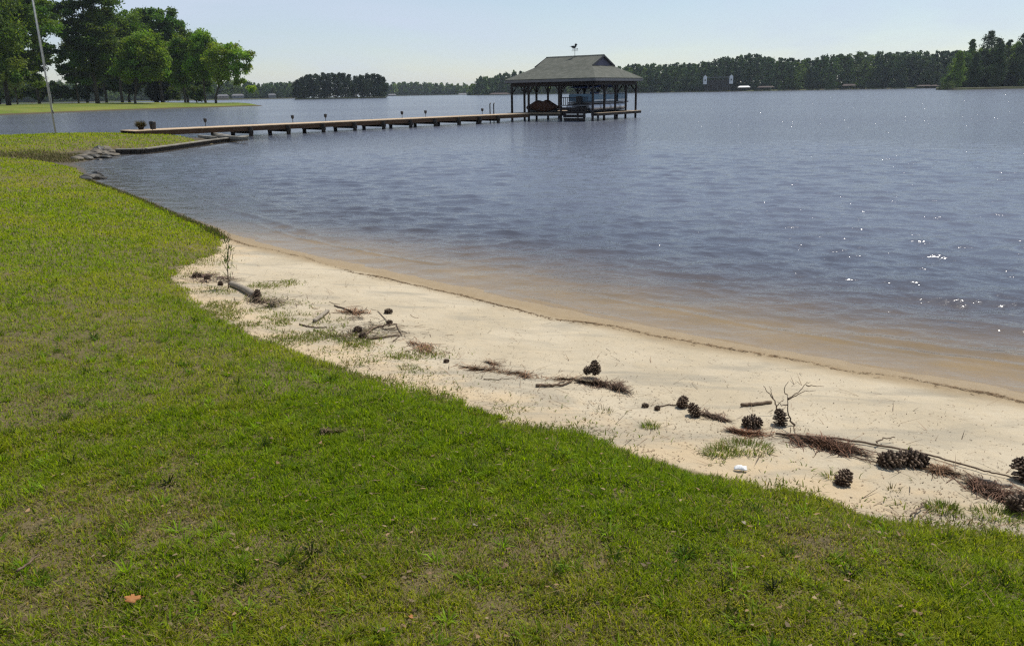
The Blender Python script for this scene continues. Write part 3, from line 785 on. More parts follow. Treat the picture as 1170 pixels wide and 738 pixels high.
needles([(368, 497), (381, 495)], 260, 'grey brown wad of dead grass lying in the middle of the lawn', 15, .03, .05, (.17, .12, .07), (.03, .08))

# loose litter on the sand (uncountable)
def scatter_bits():
    r_ = np.random.default_rng(44); n = 240000
    P = sample_polar(n, 3.2, 17, -.62, .66, 1.3); lw = sdf(P, LAWN); sh = sdf(P, WL)
    pr = .03 + .5*np.exp(-np.maximum(-lw, 0)/.7)*sstep(.3, .6, fbm(P[:, 0]*1.5, P[:, 1]*1.5, 5)) + .4*sstep(.58, .74, fbm(P[:, 0]*2.2, P[:, 1]*2.2, 9))*np.exp(-np.maximum(-lw, 0)/.9)
    keep = (lw < 0) & (sh > .55) & (r_.random(n) < pr); P = P[keep]; n = len(P)
    Z = ground_z_arr(P); az = r_.uniform(0, 6.28, n); big = r_.random(n) < .18
    L_ = np.where(big, r_.uniform(.02, .09, n), r_.uniform(.005, .02, n)); W_ = np.where(big, r_.uniform(.001, .003, n), r_.uniform(.002, .007, n))
    tw_ = r_.random(n) < .05; L_ = np.where(tw_, r_.uniform(.08, .24, n), L_); W_ = np.where(tw_, r_.uniform(.0025, .005, n), W_)
    C = np.array([.19, .12, .07])*r_.uniform(.35, 1.6, n)[:, None]
    V, q, t_, Cc = blades(np.column_stack([P, Z+.002]), L_, W_, C, lean=(1.3, 1.5), curl=(.0, .15), az=az, r_=r_)
    o = np_mesh('debris', V, [q, t_], MT['dry'], colors=Cc); tag(o, 'tiny brown bark flakes and needles scattered over the sand', 'litter', kind='stuff')
scatter_bits()
def lawn_bits():
    r_ = np.random.default_rng(46); n = 3600
    P = sample_polar(n, 1.5, 12, -.7, .62, 1.4); P = P[(sdf(P, LAWN) > .05)]; n = len(P); Z = ground_z_arr(P)
    kind = r_.random(n); L_ = np.where(kind < .6, r_.uniform(.04, .13, n), r_.uniform(.012, .03, n)); W_ = np.where(kind < .6, r_.uniform(.0012, .0025, n), r_.uniform(.008, .018, n))
    C = np.where(kind[:, None] < .8, np.array([.3, .19, .1]), np.array([.27, .2, .11]))*r_.uniform(.3, 1.2, n)[:, None]
    V, q, t_, Cc = blades(np.column_stack([P, Z+.022+.01*r_.random(n)]), L_, W_, C, lean=(1.2, 1.65), curl=(-.1, .25), r_=r_)
    o = np_mesh('lawn_litter', V, [q, t_], MT['dry'], colors=Cc); tag(o, 'fallen pine needles and tan leaf bits lying in the lawn', 'litter', kind='stuff')
lawn_bits()
# wrack line
def wrack():
    r_ = np.random.default_rng(45)
    px = [(251, 270), (278, 279), (319, 286), (360, 298), (403, 311), (441, 318), (468, 323), (537, 340), (594, 352), (627, 365), (698, 373), (757, 385), (770, 387), (833, 399), (911, 413), (964, 424), (1024, 431), (1070, 440), (1140, 452), (1170, 459), (1230, 470)]
    pts = [gp(a, b) for a, b in px]; P = []; A = []
    for i in range(len(pts)-1):
        s = pts[i+1]-pts[i]; m = int(s.length*360)
        for _ in range(m):
            u = r_.random(); p = pts[i]+s*u
            w = .5*vn(np.array([p.x*2.2]), np.array([p.y*2.2]), 7)[0]
            if r_.random() > .08+1.3*vn(np.array([p.x*1.3]), np.array([p.y*1.3]), 8)[0]**1.5: continue
            nrm = Vector((-s.y, s.x)).normalized(); o_ = (w-.25)*.26 + .05*math.sin(p.x*5.1+p.y*3)*w + r_.normal(0, .008+.03*w) + (r_.random() < .12)*r_.uniform(-.12, .05)
            P.append((p.x+nrm.x*o_, p.y+nrm.y*o_)); A.append(math.atan2(s.y, s.x)+r_.normal(0, .5))
    P = np.array(P); n = len(P); Z = ground_z_arr(P)
    C = np.array([.17, .10, .045])*r_.uniform(.4, 1.6, n)[:, None]
    V, q, t_, Cc = blades(np.column_stack([P, Z+.003]), r_.uniform(.012, .07, n), r_.uniform(.002, .010, n), C, lean=(1.42, 1.56), curl=(0, .15), az=np.array(A), r_=r_)
    o = np_mesh('debris', V, [q, t_], MT['dry'], colors=Cc); tag(o, 'thin brown line of washed up bark bits along the waterline', 'litter', kind='stuff')
wrack()

# leaves and white scrap
def flat_leaf(px, py, size, label, rz, mat='leaf', lift=.03):
    c = gp(px, py); mb = MB(); r_ = random.Random(int(px))
    out = []
    for k in range(28):
        a = 2*math.pi*k/28; rr = size*(.62+.38*abs(math.cos(a*2.5))**.7)*(1 if k % 2 else .85)*(1.15 if abs(math.cos(a)) > .8 else .8)
        out.append((rr*math.cos(a), rr*math.sin(a)))
    b = len(mb.v); mb.v.append(Vector((0, 0, 0)))
    for (x_, y_) in out: mb.v.append(Vector((x_, y_, .35*size*((x_/size)**2+(y_/size)**2)*.8 - .1*y_)))
    for k in range(28): mb.f.append([b, b+1+k, b+1+(k+1) % 28])
    mb.tube([(size*.9, 0, size*.2), (size*1.6, .1*size, size*.1)], [.0012, .0008], 5)
    o = mb.build('dead_leaf', MT[mat], smooth=True); so = o.modifiers.new('thick', 'SOLIDIFY'); so.thickness = .0008
    o.location = c + Vector((0, 0, lift)); o.rotation_euler = (.5, .25, rz); return tag(o, label, 'leaf')
flat_leaf(152, 692, .028, 'orange brown dead oak leaf on the lawn near the bottom left', .6)
flat_leaf(543, 607, .018, 'pale tan dead leaf lying in the lawn left of centre', 2, 'greystick')
flat_leaf(849, 604, .016, 'small tan dead leaf in the lawn below the white scrap', 1, 'greystick')
flat_leaf(470, 713, .014, 'tiny reddish dead leaf low in the lawn near the bottom', 1.6)
def scrap():
    c = gp(846, 538); mb = MB()
    nx_, ny_ = 8, 5
    for i in range(nx_):
        for j in range(ny_):
            u = i/(nx_-1)-.5; v = j/(ny_-1)-.5
            mb.v.append(Vector((u*.075*(1-.3*abs(v)), v*.04*(1-.5*abs(u)), .014*math.cos(u*5)*math.cos(v*3)+.004*math.sin(9*u+7*v))))
    for i in range(nx_-1):
        for j in range(ny_-1): mb.f.append([i*ny_+j, (i+1)*ny_+j, (i+1)*ny_+j+1, i*ny_+j+1])
    o = mb.build('paper_scrap', MT['paper'], smooth=True); o.modifiers.new('t', 'SOLIDIFY').thickness = .003
    o.location = c + Vector((0, 0, .02)); o.rotation_euler = (.35, 0, -.25); tag(o, 'small crumpled white scrap lying where the lawn meets the sand', 'litter')
scrap()

# ------------------------------------------------------------------ rocks
def rock_obj(px, py, sx, sy, sz, label, seed, mat='rock', z=0., group='rocks at the cove'):
    import bmesh
    bm = bmesh.new(); bmesh.ops.create_icosphere(bm, subdivisions=2, radius=1); r_ = random.Random(seed)
    pl = [(Vector((r_.gauss(0, 1), r_.gauss(0, 1), r_.gauss(0, 1))).normalized(), r_.uniform(.62, .9)) for _ in range(9)]
    for v in bm.verts:
        for nrm, dd in pl:
            q = v.co.dot(nrm)
            if q > dd: v.co -= nrm*(q-dd)
        v.co.x *= sx; v.co.y *= sy; v.co.z *= sz
    me = bpy.data.meshes.new('rock'); bm.to_mesh(me); bm.free(); me.materials.append(MT[mat])
    o = bpy.data.objects.new('rock', me); col.objects.link(o); c = ghit(px, py); o.location = (c[0], c[1], c[2]+sz*.35+z); o.rotation_euler = (0, 0, r_.uniform(0, 3))
    return tag(o, label, 'rock', group)
rk = [(87, 183, .30, .22, .14), (93, 181, .34, .25, .16), (99, 182.5, .28, .22, .14), (104, 179, .42, .28, .2), (109, 181, .3, .2, .14), (102, 176.5, .34, .24, .16), (111, 177, .3, .22, .24), (113, 173.5, .32, .26, .26), (119, 172.5, .42, .3, .2), (124, 174.5, .3, .22, .2),
      (118, 177, .3, .24, .18), (125, 178, .38, .26, .14), (131, 178.3, .28, .2, .12), (121, 181, .3, .22, .12), (113, 183.5, .2, .16, .07), (128, 175.5, .26, .2, .14)]
rlab = ['flat brown rock at the inner left end of the rock pile', 'pale flat rock second from the left in the pile', 'low dark rock at the water in the left part of the pile', 'long pale slab rock left of the pile centre', 'small rock at the water under the long pale slab',
        'rock on the bank above the left slabs', 'upright grey rock in the pile centre', 'tall dark rock standing behind the top slab', 'pale topmost slab of the rock pile', 'rock on the right shoulder below the top slab', 'grey rock in the middle of the pile face',
        'pale flat rock at the right front of the pile', 'rock touching the seawall end at right', 'low wet rock at the front of the pile', 'small rock standing alone in shallow water', 'rock wedged between top slab and seawall']
for i, (a, b, sx, sy, sz) in enumerate(rk): rock_obj(a, b, sx, sy, sz*.85, rlab[i], 100+i, 'wetrock' if i in (2, 4, 13, 14, 7) else 'rock')
rock_obj(103, 204.5, .35, .2, .12, 'low dark rock at the lawn edge in the cove', 301, 'wetrock')
rock_obj(111, 203, .3, .18, .16, 'dark wet rock in the water beside the lawn', 302, 'wetrock')
rock_obj(98, 206, .22, .18, .09, 'small dark rock buried in the cove bank', 303, 'wetrock')
rock_obj(117, 204.5, .2, .14, .06, 'small wet rock furthest out from the near bank', 304, 'wetrock')

# dry grass bank of the cove
n = 9000
ctr = [ghit(a, b) for a, b in [(35, 183), (48, 182), (60, 181), (72, 180), (82, 178)]]
P = np.concatenate([np.array(c[:2])+rng.normal(0, 1, (n//5, 2))*np.array([.8, .35]) for c in ctr]); keep = sdf(P, WL) > .1; P = P[keep]; n = len(P)
C = np.where(rng.random(n)[:, None] < .3, np.array([.14, .17, .04]), np.array([.22, .17, .09])*rng.uniform(.4, 1.3, n)[:, None])
o = blade_obj('dry_grass', np.column_stack([P, ground_z_arr(P)]), rng.uniform(.05, .16, n), rng.uniform(.010, .02, n), C, mat='dry', lean=(.1, .8))
tag(o, 'brown dead grass and roots on the bank left of the rock pile', 'grass', kind='stuff')
# darker rough fringe where the lawn overhangs the shore
n = 5000; seg = [ghit(a, b)[:2] for a, b in [(97, 205), (130, 217), (165, 231), (205, 249), (240, 263), (251, 273)]]
P = []
for i in range(len(seg)-1):
    m = n//(len(seg)-1); u = rng.random(m)[:, None]; P.append(seg[i]*(1-u)+seg[i+1]*u + rng.normal(0, .07, (m, 2)))
P = np.concatenate(P); P = P[sdf(P, WL) > .05]; n = len(P)
C = np.where(rng.random(n)[:, None] < .45, np.array([.15, .11, .055])*rng.uniform(.4, 1.2, n)[:, None], np.array([.07, .11, .02]))
o = blade_obj('rough_grass', np.column_stack([P, ground_z_arr(P)]), rng.uniform(.03, .08, n), rng.uniform(.006, .013, n), C)
tag(o, 'rough brown and green grass fringe along the waterside lawn edge', 'grass', kind='stuff')

# ------------------------------------------------------------------ seawall
root = empty('seawall', hit(133, 176)); tag(root, 'low weathered timber seawall with a pale cap along the lawn tip', 'seawall')
c0 = Vector(root.location); pts = [Vector(hit(a, b)) for a, b in SEAWALL_PX]
mb = MB(); mc = MB()
for i in range(len(pts)-1):
    a, b = pts[i]-c0, pts[i+1]-c0
    mb.beam(a+Vector((0, 0, -.15)), b+Vector((0, 0, -.15)), .1, .62)
    u = (b-a).normalized()
    mc.beam(a+Vector((0, .06, .19)), b+u*.02+Vector((0, .06, .19)), .28, .055)
mb.build('wall_board', MT['pile'], root); mc.build('cap', MT['wallwood'], root, bevel=.01)
for i in range(len(pts)-1):
    k = 3
    for j in range(k):
        p = pts[i].lerp(pts[i+1], (j+.5)/k)-c0; MB().tube([p+Vector((0, -.1, -.6)), p+Vector((0, -.1, .14))], .06, 8).build('pile', MT['pile'], root)
# loose timbers at the tip
def plank(pxa, pxb, w_, h_, label, mat='wallwood', z=.22, grp='loose timbers at the dock foot'):
    a = Vector(hit(*pxa, z)); b = Vector(hit(*pxb, z)); mb = MB(); mb.beam((0, 0, 0), b-a, w_, h_)
    o = mb.build('timber', MT[mat], bevel=.01); o.location = a; return tag(o, label, 'timber', grp)
plank((248, 156), (281, 158.5), .22, .16, 'pale squared timber running out to the seawall tip')
plank((243, 153.5), (262, 156.5), .2, .18, 'weathered timber lying under the dock edge')
plank((228, 156), (246, 157.8), .18, .14, 'short weathered timber lying nearest the lawn grass')
for i, (a, b) in enumerate([(232, 158), (240, 159.3), (250, 159.2), (246, 161), (258, 158.8)]):
    rock_obj(a, b, .25, .2, .14, ['pale rubble stone nearest the lawn below the dock', 'pale rubble stone second out below the dock', 'rubble stone under the middle timber', 'rubble stone tucked against the seawall cap', 'outermost rubble stone near the seawall tip'][i], 400+i, 'rock', group='rubble at the dock foot')

# ------------------------------------------------------------------ dock
DA = Vector(hit(154, 149.9, .62)); DB = Vector(hit(604, 130.0, .62))
dv = (DB-DA); DL_ = dv.length; ang = math.atan2(dv.y, dv.x); u = dv.normalized()
root = empty('dock', (DA.x, DA.y, 0), ang); tag(root, 'long wooden walkway dock on piles leading out to the boathouse', 'dock')
DW = 2.2
mb = MB(); npl = int(DL_/.15)
rr_ = random.Random(4)
for i in range(npl): mb.box(((i+.5)*.15, DW/2, .605+rr_.uniform(-.003, .003)), (.0715, DW/2+.03, .018))
mb.build('deck', MT['deck'], root)
mb = MB(); mb.box((DL_/2, .02, .455), (DL_/2, .03, .13)); mb.build('fascia', MT['fascia'], root)
mb = MB(); mb.box((DL_/2, DW-.02, .455), (DL_/2, .03, .13)); mb.build('fascia', MT['fascia'], root)
mb = MB(); mb.box((DL_/2, DW/2, .47), (DL_/2, .03, .11)); mb.build('joist', MT['fascia'], root)
def u_of(px):   # distance along the near edge seen at pixel column px
    lo_, hi_ = -2., DL_+3
    for _ in range(40):
        m = (lo_+hi_)/2; p = DA+u*m; q = p-Vector(CAM); f_ = q.dot(Vector(fw)); x_ = 585+F*q.dot(Vector(rt))/f_
        if x_ < px: lo_ = m
        else: hi_ = m
    return lo_
for px in (285, 328, 368, 404, 437, 468, 496, 523, 547, 568):
    s = u_of(px)
    for yy in (-.1, DW+.1): MB().tube([(s, yy, -2), (s, yy, .56)], .13, 10).build('pile', MT['pile'], root)
    MB().box((s, DW/2, .26), (.09, DW/2+.25, .1)).build('cross_beam', MT['pile'], root)
# path lights on the far edge
def light(px, base, lab, s_=1.0, near=False):
    s = u_of(px); 
    p = Vector((DA.x, DA.y, 0)) + Vector((math.cos(ang), math.sin(ang), 0))*s + (Vector((-math.sin(ang), math.cos(ang), 0))*(DW-.08) if not near else Vector((-math.sin(ang), math.cos(ang), 0))*.1)
    r_ = empty('dock_light', (p.x, p.y, .622)); tag(r_, lab, 'light', 'solar lights along the dock')
    MB().tube([(0, 0, 0), (0, 0, .28*s_)], .02, 6).build('stake', MT['black'], r_)
    MB().tube([(0, 0, .24*s_), (0, 0, .30*s_), (0, 0, .46*s_), (0, 0, .50*s_)], [.05, .09, .11, .02], 8).build('lamp_head', MT['black'], r_)
for px, lab in [(253, 'black solar light at the landward end of the dock'), (354, 'black solar light third bent out along the dock'), (392, 'black solar light a third of the way out on the dock'), (480, 'black solar light just past the middle of the dock'), (507, 'black solar light next after the middle one'), (572, 'small solar light closest to the twin posts')]:
    light(px, 0, lab)
light(175, 0, 'black solar light at the near edge over the lawn', near=True)
# ladder rails
s = u_of(583)
root = empty('ladder', (DA.x+math.cos(ang)*s-math.sin(ang)*(DW+.05), DA.y+math.sin(ang)*s+math.cos(ang)*(DW+.05), .2), ang); tag(root, 'pair of dark ladder rails standing above the far dock edge', 'ladder')
for k in (0, .42): MB().tube([(k, .1, -1), (k, .1, 1.2), (k, 0, 1.3)], .045, 8).build('rail', MT['black'], root)
for k in range(4): MB().tube([(0, .1, -.9+k*.3), (.42, .1, -.9+k*.3)], .02, 6).build('rung', MT['black'], root)
# pot with dry plant, bin, mower dome, stump at the dock's land end
c = Vector(hit(155, 148.6, .62)); root = empty('potted_plant', (c.x, c.y, .62)); root.location = Vector((DA.x, DA.y, .622))+Vector((u.x, u.y, 0))*.9+Vector((-u.y, u.x, 0))*1.5
tag(root, 'low dark pot of dry brown plant on the land end of the dock', 'plant')
MB().tube([(0, 0, 0), (0, 0, .13), (0, 0, .16)], [.12, .17, .18], 12).build('pot', MT['pile'], root)
n = 900; a = rng.uniform(0, 6.28, n); P3 = np.stack([.1*np.cos(a), .1*np.sin(a), np.full(n, .12)], 1)
V, q, t_, Cc = blades(P3, rng.uniform(.15, .5, n), rng.uniform(.02, .04, n), np.array([.15, .12, .06])*rng.uniform(.5, 1.3, n)[:, None], lean=(.0, 1.2), az=a); np_mesh('foliage', V, [q, t_], MT['dry'], root, colors=Cc)
root = empty('bucket', Vector((DA.x, DA.y, .622))+Vector((u.x, u.y, 0))*1.5+Vector((-u.y, u.x, 0))*1.3); tag(root, 'black bucket with a lid beside the dry plant on the dock', 'bucket')
MB().tube([(0, 0, 0), (0, 0, .4)], [.15, .19], 12).build('body', MT['black'], root); MB().tube([(0, 0, .402), (0, 0, .44)], [.2, .17], 12).build('lid', MT['black'], root)
o = rock_obj(128, 152.8, .42, .3, .36, 'dark green rounded boulder on the lawn left of the dock end', 77, 'wetrock', group='boulders by the dock end'); 
o = rock_obj(106, 153.6, .25, .2, .22, 'small dark boulder between the flagpole and dock', 78, 'wetrock', group='boulders by the dock end')

# ------------------------------------------------------------------ flagpole
c = Vector(hit(64, 154.6, .5)); c.z = gz(c.x, c.y)-.03; root = empty('flagpole', c); tag(root, 'tall thin pale flagpole standing on the lawn before the trees', 'flagpole')
MB().tube([(0, 0, -.1), (0, 0, 5), (0, 0, 11)], [.045, .037, .03], 10).build('pole', MT['pole'], root, smooth=True)
MB().tube([(0, 0, 11), (0, 0, 11.05), (0, 0, 11.12), (0, 0, 11.17)], [.02, .06, .06, .01], 10).build('finial', MT['alu'], root)
MB().tube([(.08, 0, 1.2), (.07, 0, 6), (.05, 0, 10.9)], .007, 5).build('halyard', MT['white'], root)
MB().box((.06, 0, 1.2), (.02, .015, .08)).build('cleat', MT['black'], root)

# ------------------------------------------------------------------ boathouse
BC = Vector((5.7, 70.0, 0)); BA = math.atan2(-.577, .816)
root = empty('boathouse', BC, BA); tag(root, 'open sided boathouse with grey shingle gablet roof standing on posts in the lake', 'boathouse')
A_, B_, ze, zr, zg = 4.33, 4.2, 3.30, 5.12, 4.30
rg = 2.7; hb = B_*(zr-zg)/(zr-ze)
rf = MB()
def slab(pts, th=.07):
    pts = [Vector(p) for p in pts]; nrm = (pts[1]-pts[0]).cross(pts[2]-pts[0]).normalized()
    if nrm.z < 0: pts.reverse(); nrm = -nrm
    b = len(rf.v); n = len(pts); rf.v += pts + [p-Vector((0, 0, th)) for p in pts]
    rf.f.append([b+i for i in range(n)]); rf.f.append([b+n+i for i in range(n)][::-1])
    for i in range(n): j = (i+1) % n; rf.f.append([b+i, b+n+i, b+n+j, b+j])
bell = .04
for sg in (-1, 1):
    # main slopes, with a slight bell-cast at the eave
    zm = ze+(zr-ze)*.42-bell; fm = 1-.42
    am = A_-(A_-rg)*(zm-ze)/(zg-ze)
    slab([(-A_, sg*B_, ze), (A_, sg*B_, ze), (am, sg*B_*fm, zm), (-am, sg*B_*fm, zm)])
    slab([(-am, sg*B_*fm, zm), (am, sg*B_*fm, zm), (rg, sg*hb, zg), (-rg, sg*hb, zg)])
    slab([(-rg, sg*hb, zg), (rg, sg*hb, zg), (rg+.12, 0, zr), (-rg-.12, 0, zr)])
    slab([(sg*A_, -B_, ze), (sg*A_, B_, ze), (sg*am, B_*fm, zm), (sg*am, -B_*fm, zm)])
    slab([(sg*am, -B_*fm, zm), (sg*am, B_*fm, zm), (sg*rg, hb, zg), (sg*rg, -hb, zg)])
roof = rf.build('roof', MT['shingle'], root)
for sg in (-1, 1):
    MB().prism([(-hb+.1, zg+.0), (hb-.1, zg+.0), (0, zr-.1)], .05, (sg*(rg-.06), 0, 0), ((0, 1, 0), (1, 0, 0), (0, 0, 1))).build('gable', MT['siding'], roof)
    for s2 in (-1, 1):
        MB().beam((sg*(rg+.1), s2*hb, zg-.03), (sg*(rg+.1), 0, zr-.05), .05, .14).build('bargeboard', MT['black'], roof)
MB().beam((-rg-.1, 0, zr+.03), (rg+.1, 0, zr+.03), .16, .04).build('ridge_cap', MT['shingle'], roof)
mb = MB()
for sg in (-1, 1):
    mb.box((0, sg*(B_-.02), ze-.16), (A_, .025, .09)); mb.box((sg*(A_-.02), 0, ze-.16), (.025, B_-.05, .09))
mb.build('fascia', MT['trim'], root)
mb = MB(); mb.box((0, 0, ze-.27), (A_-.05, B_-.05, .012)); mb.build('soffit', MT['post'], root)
a_, b_ = 3.9, 3.78
mb = MB()
for sg in (-1, 1):
    mb.box((0, sg*b_, ze-.42), (a_, .09, .13)); mb.box((sg*a_, 0, ze-.42), (.09, b_-.1, .13))
mb.build('header_beam', MT['post'], root)
posts = [(-a_, b_*t) for t in (-1, -.5, 0, .5, 1)] + [(a_, b_*t) for t in (-1, -.5, 0, .5, 1)] + [(-2.2, -b_), (.95, -b_), (-1.9, b_), (.2, b_), (2.1, b_), (.95, 0)]
for (x_, y_) in posts:
    po = MB().box((x_, y_, .9), (.07, .07, 1.98)).build('post', MT['post'], root)
    for dx_, dy_ in ((1, 0), (-1, 0)) if abs(y_) > b_-.1 else ((0, 1), (0, -1)):
        if abs(x_+dx_*.5) > a_+.1 or abs(y_+dy_*.5) > b_+.1: continue
        MB().beam((x_+dx_*.06, y_+dy_*.06, ze-1.1), (x_+dx_*.5, y_+dy_*.5, ze-.56), .07, .09).build('brace', MT['post'], po)
# walkways
for nm, cx, cy, hx, hy in [('walkway', -a_+.45, 0, .8, b_+.25), ('walkway', -.9, -b_+.3, 1.9, .5), ('walkway', a_+.1, .2, .33, b_+.1), ('walkway', 1.1, b_-.2, 2.3, .5)]:
    mb = MB(); mb.box((cx, cy, .6), (hx, hy, .02)); o = mb.build(nm, MT['deck'], root)
    mb = MB(); mb.box((cx, cy, .48), (hx-.02, hy-.02, .095)); mb.build('frame', MT['pile'], o)
for z_, hw_ in ((.1, .95), (.38, 1.03), (.66, 1.11), (.94, 1.2)): MB().box((2.2, -b_+.02, z_), (hw_, .04, .115)).build('boat_shade_board', MT['post'], root)  # dark boards added to stand for lift, shade and reflection below the boat
for i in range(13): MB().box((1.0+i*.2, -b_-.02, 1.5), (.018, .018, .3)).build('baluster', MT['post'], root)
MB().box((2.2, -b_-.02, 1.82), (1.3, .03, .03)).build('handrail', MT['post'], root)
MB().box((2.2, -b_-.03, 1.2), (1.25, .06, .035)).build('rim_cap', MT['trim'], root)  # pale rim along the top of the added shade boards
mb = MB(); mb.tube([(2.2, -b_-.1, .9), (2.2, -b_-.1, .3)], .03, 6)
# weathervane
wv_ = empty('weathervane', (-.0, 0, zr)); wv_.parent = root
wv_.rotation_euler = (0, 0, -BA); wv_.scale = (.78, .78, .78)
MB().tube([(0, 0, 0), (0, 0, 1.25)], .025, 6).build('rod', MT['black'], wv_)
MB().tube([(-.35, 0, .55), (.35, 0, .55)], .018, 5).build('arm', MT['black'], wv_); MB().tube([(0, -.35, .55), (0, .35, .55)], .018, 5).build('arm', MT['black'], wv_)
bird = [(-.62, .98), (-.42, .97), (-.30, .86), (-.12, .80), (.05, .84), (.16, .98), (.20, 1.12), (.30, 1.17), (.20, 1.22), (.17, 1.32), (.11, 1.24), (.08, 1.36), (.03, 1.22), (-.02, 1.10), (-.10, 1.04), (-.2, 1.12), (-.26, 1.05), (-.40, 1.08), (-.36, 1.02)]
MB().prism([(x_, z_) for x_, z_ in bird], .05).build('bird', MT['black'], wv_)
MB().prism([(-.30, .70), (.22, .70), (.22, .64), (.36, .73), (.22, .82), (.22, .76), (-.30, .76)], .04).build('arrow', MT['black'], wv_)
# pontoon boat (long axis along local y of the boathouse)
root = empty('pontoon_boat', BC + Vector((math.cos(BA)*2.35, math.sin(BA)*2.35, .72)), BA + math.pi/2); tag(root, 'pontoon boat with pale pontoons and blue grey panels on a lift in the boathouse', 'boat')
for s in (-.95, .95):
    MB().tube([(-3.2, s, .3), (2.4, s, .3), (2.9, s, .36), (3.25, s, .5)], [.3, .3, .22, .03], 14).build('pontoon', MT['alu'], root, smooth=True)
MB().box((0, 0, .66), (3.1, 1.2, .05)).build('deck', MT['trim'], root)
for s in (-1, 1):
    for (x0, x1) in ((-2.9, -1.0), (-.9, .7), (1.2, 2.9)):
        MB().box(((x0+x1)/2, s*1.17, 1.03), ((x1-x0)/2, .02, .28)).build('side_panel', MT['teal'], root)
        MB().box(((x0+x1)/2, s*1.172, .84), ((x1-x0)/2-.02, .024, .05)).build('stripe', MT['white'], root)
        MB().tube([(x0, s*1.17, 1.37), (x1, s*1.17, 1.37)], .022, 6).build('rail', MT['alu'], root)
MB().box((2.92, 0, 1.05), (.02, 1.1, .3)).build('front_panel', MT['teal'], root); MB().box((-2.92, 0, 1.05), (.02, 1.1, .3)).build('rear_panel', MT['teal'], root)
for s in (-.7, .7):
    MB().box((-1.9, s, .95), (.75, .33, .22)).build('bench', MT['white'], root, bevel=.04)
MB().box((.2, .55, 1.1), (.3, .28, .4)).build('console', MT['blue'], root, bevel=.05)
mb = MB(); mb.tube([(-2.4, 0, 1.75), (-1.6, 0, 1.92), (-.6, 0, 1.95), (.3, 0, 1.78)], [.02]*4, 4)
top = MB(); top.prism([(-2.6, 1.9), (-1.6, 2.05), (-.4, 2.07), (.7, 1.9), (.7, 1.84), (-.4, 2.0), (-1.6, 1.98), (-2.6, 1.83)], 2.3); top.build('canopy', MT['blue'], root)
for s in (-1, 1):
    for x0, x1 in ((-1, -2.3), (-1, .5)): MB().tube([(x0, s*1.12, 1.38), (x1, s*1.12, 1.88)], .02, 6).build('canopy_strut', MT['alu'], root)
MB().box((-3.3, 0, .85), (.16, .2, .35)).build('motor', MT['black'], root, bevel=.05)
# boat lift
root = empty('boat_lift', BC + Vector((math.cos(BA)*2.35, math.sin(BA)*2.35, 0)), BA + math.pi/2); tag(root, 'dark steel cradle lift carrying the pontoon boat', 'boat lift')
for x0 in (-2, 2): MB().box((x0, 0, .62), (.08, 1.35, .08)).build('cross_member', MT['black'], root)
for s in (-.95, .95): MB().box((0, s, .745), (2.6, .07, .03)).build('bunk', MT['black'], root)
# covered jet ski
root = empty('jet_ski', BC + Vector((math.cos(BA)*(-1.35)+math.sin(BA)*2.9, math.sin(BA)*(-1.35)-math.cos(BA)*2.9, .66)), BA); tag(root, 'jet ski under a rusty brown fitted cover on the boathouse walkway', 'jet ski')
import bmesh
bm = bmesh.new(); NS, NK = 17, 16
prof = [(-1.55, .10, .42, .5), (-1.5, .3, .5, .66), (-1.35, .42, .52, .78), (-1.1, .5, .5, .86), (-.85, .54, .46, 1.0), (-.6, .55, .42, 1.13), (-.4, .56, .4, 1.14), (-.15, .57, .38, 1.08), (.1, .58, .36, 1.07), (.35, .58, .36, 1.17), (.55, .56, .36, 1.15), (.8, .54, .38, .98), (1.05, .48, .42, .86), (1.3, .36, .48, .74), (1.5, .2, .54, .64), (1.6, .05, .56, .6)]
rings = []
for (x_, hw, zb, zt) in prof:
    ring = []
    for k in range(NK):
        a = 2*math.pi*k/NK; cs, sn = math.cos(a), math.sin(a)
        yy = hw*math.copysign(abs(cs)**.7, cs); zz = (zb+zt)/2 - .08 + (zt-zb)/2*math.copysign(abs(sn)**.8, sn)*(1.0 if sn > 0 else 1.5)
        ring.append(bm.verts.new((x_, yy*(1-.35*max(0, sn)), zz - .1 + .012*math.sin(5*x_+3*a))))
    rings.append(ring)
for i in range(len(rings)-1):
    for k in range(NK): bm.faces.new((rings[i][k], rings[i][(k+1) % NK], rings[i+1][(k+1) % NK], rings[i+1][k]))
bm.faces.new(rings[0]); bm.faces.new(rings[-1][::-1]); bmesh.ops.recalc_face_normals(bm, faces=bm.faces)
me = bpy.data.meshes.new('cover'); bm.to_mesh(me); bm.free(); me.materials.append(MT['cover']); me.polygons.foreach_set('use_smooth', [True]*len(me.polygons))
o = bpy.data.objects.new('cover', me); col.objects.link(o); o.parent = root
MB().tube([(-1.4, 0, .12), (-1, 0, .06), (1, 0, .05), (1.45, 0, .2)], [.12, .3, .3, .06], 10).build('hull', MT['black'], root, smooth=True)
for x0 in (-.8, .7): MB().box((x0, 0, -.0), (.06, .5, .05)).build('bunk', MT['black'], root)

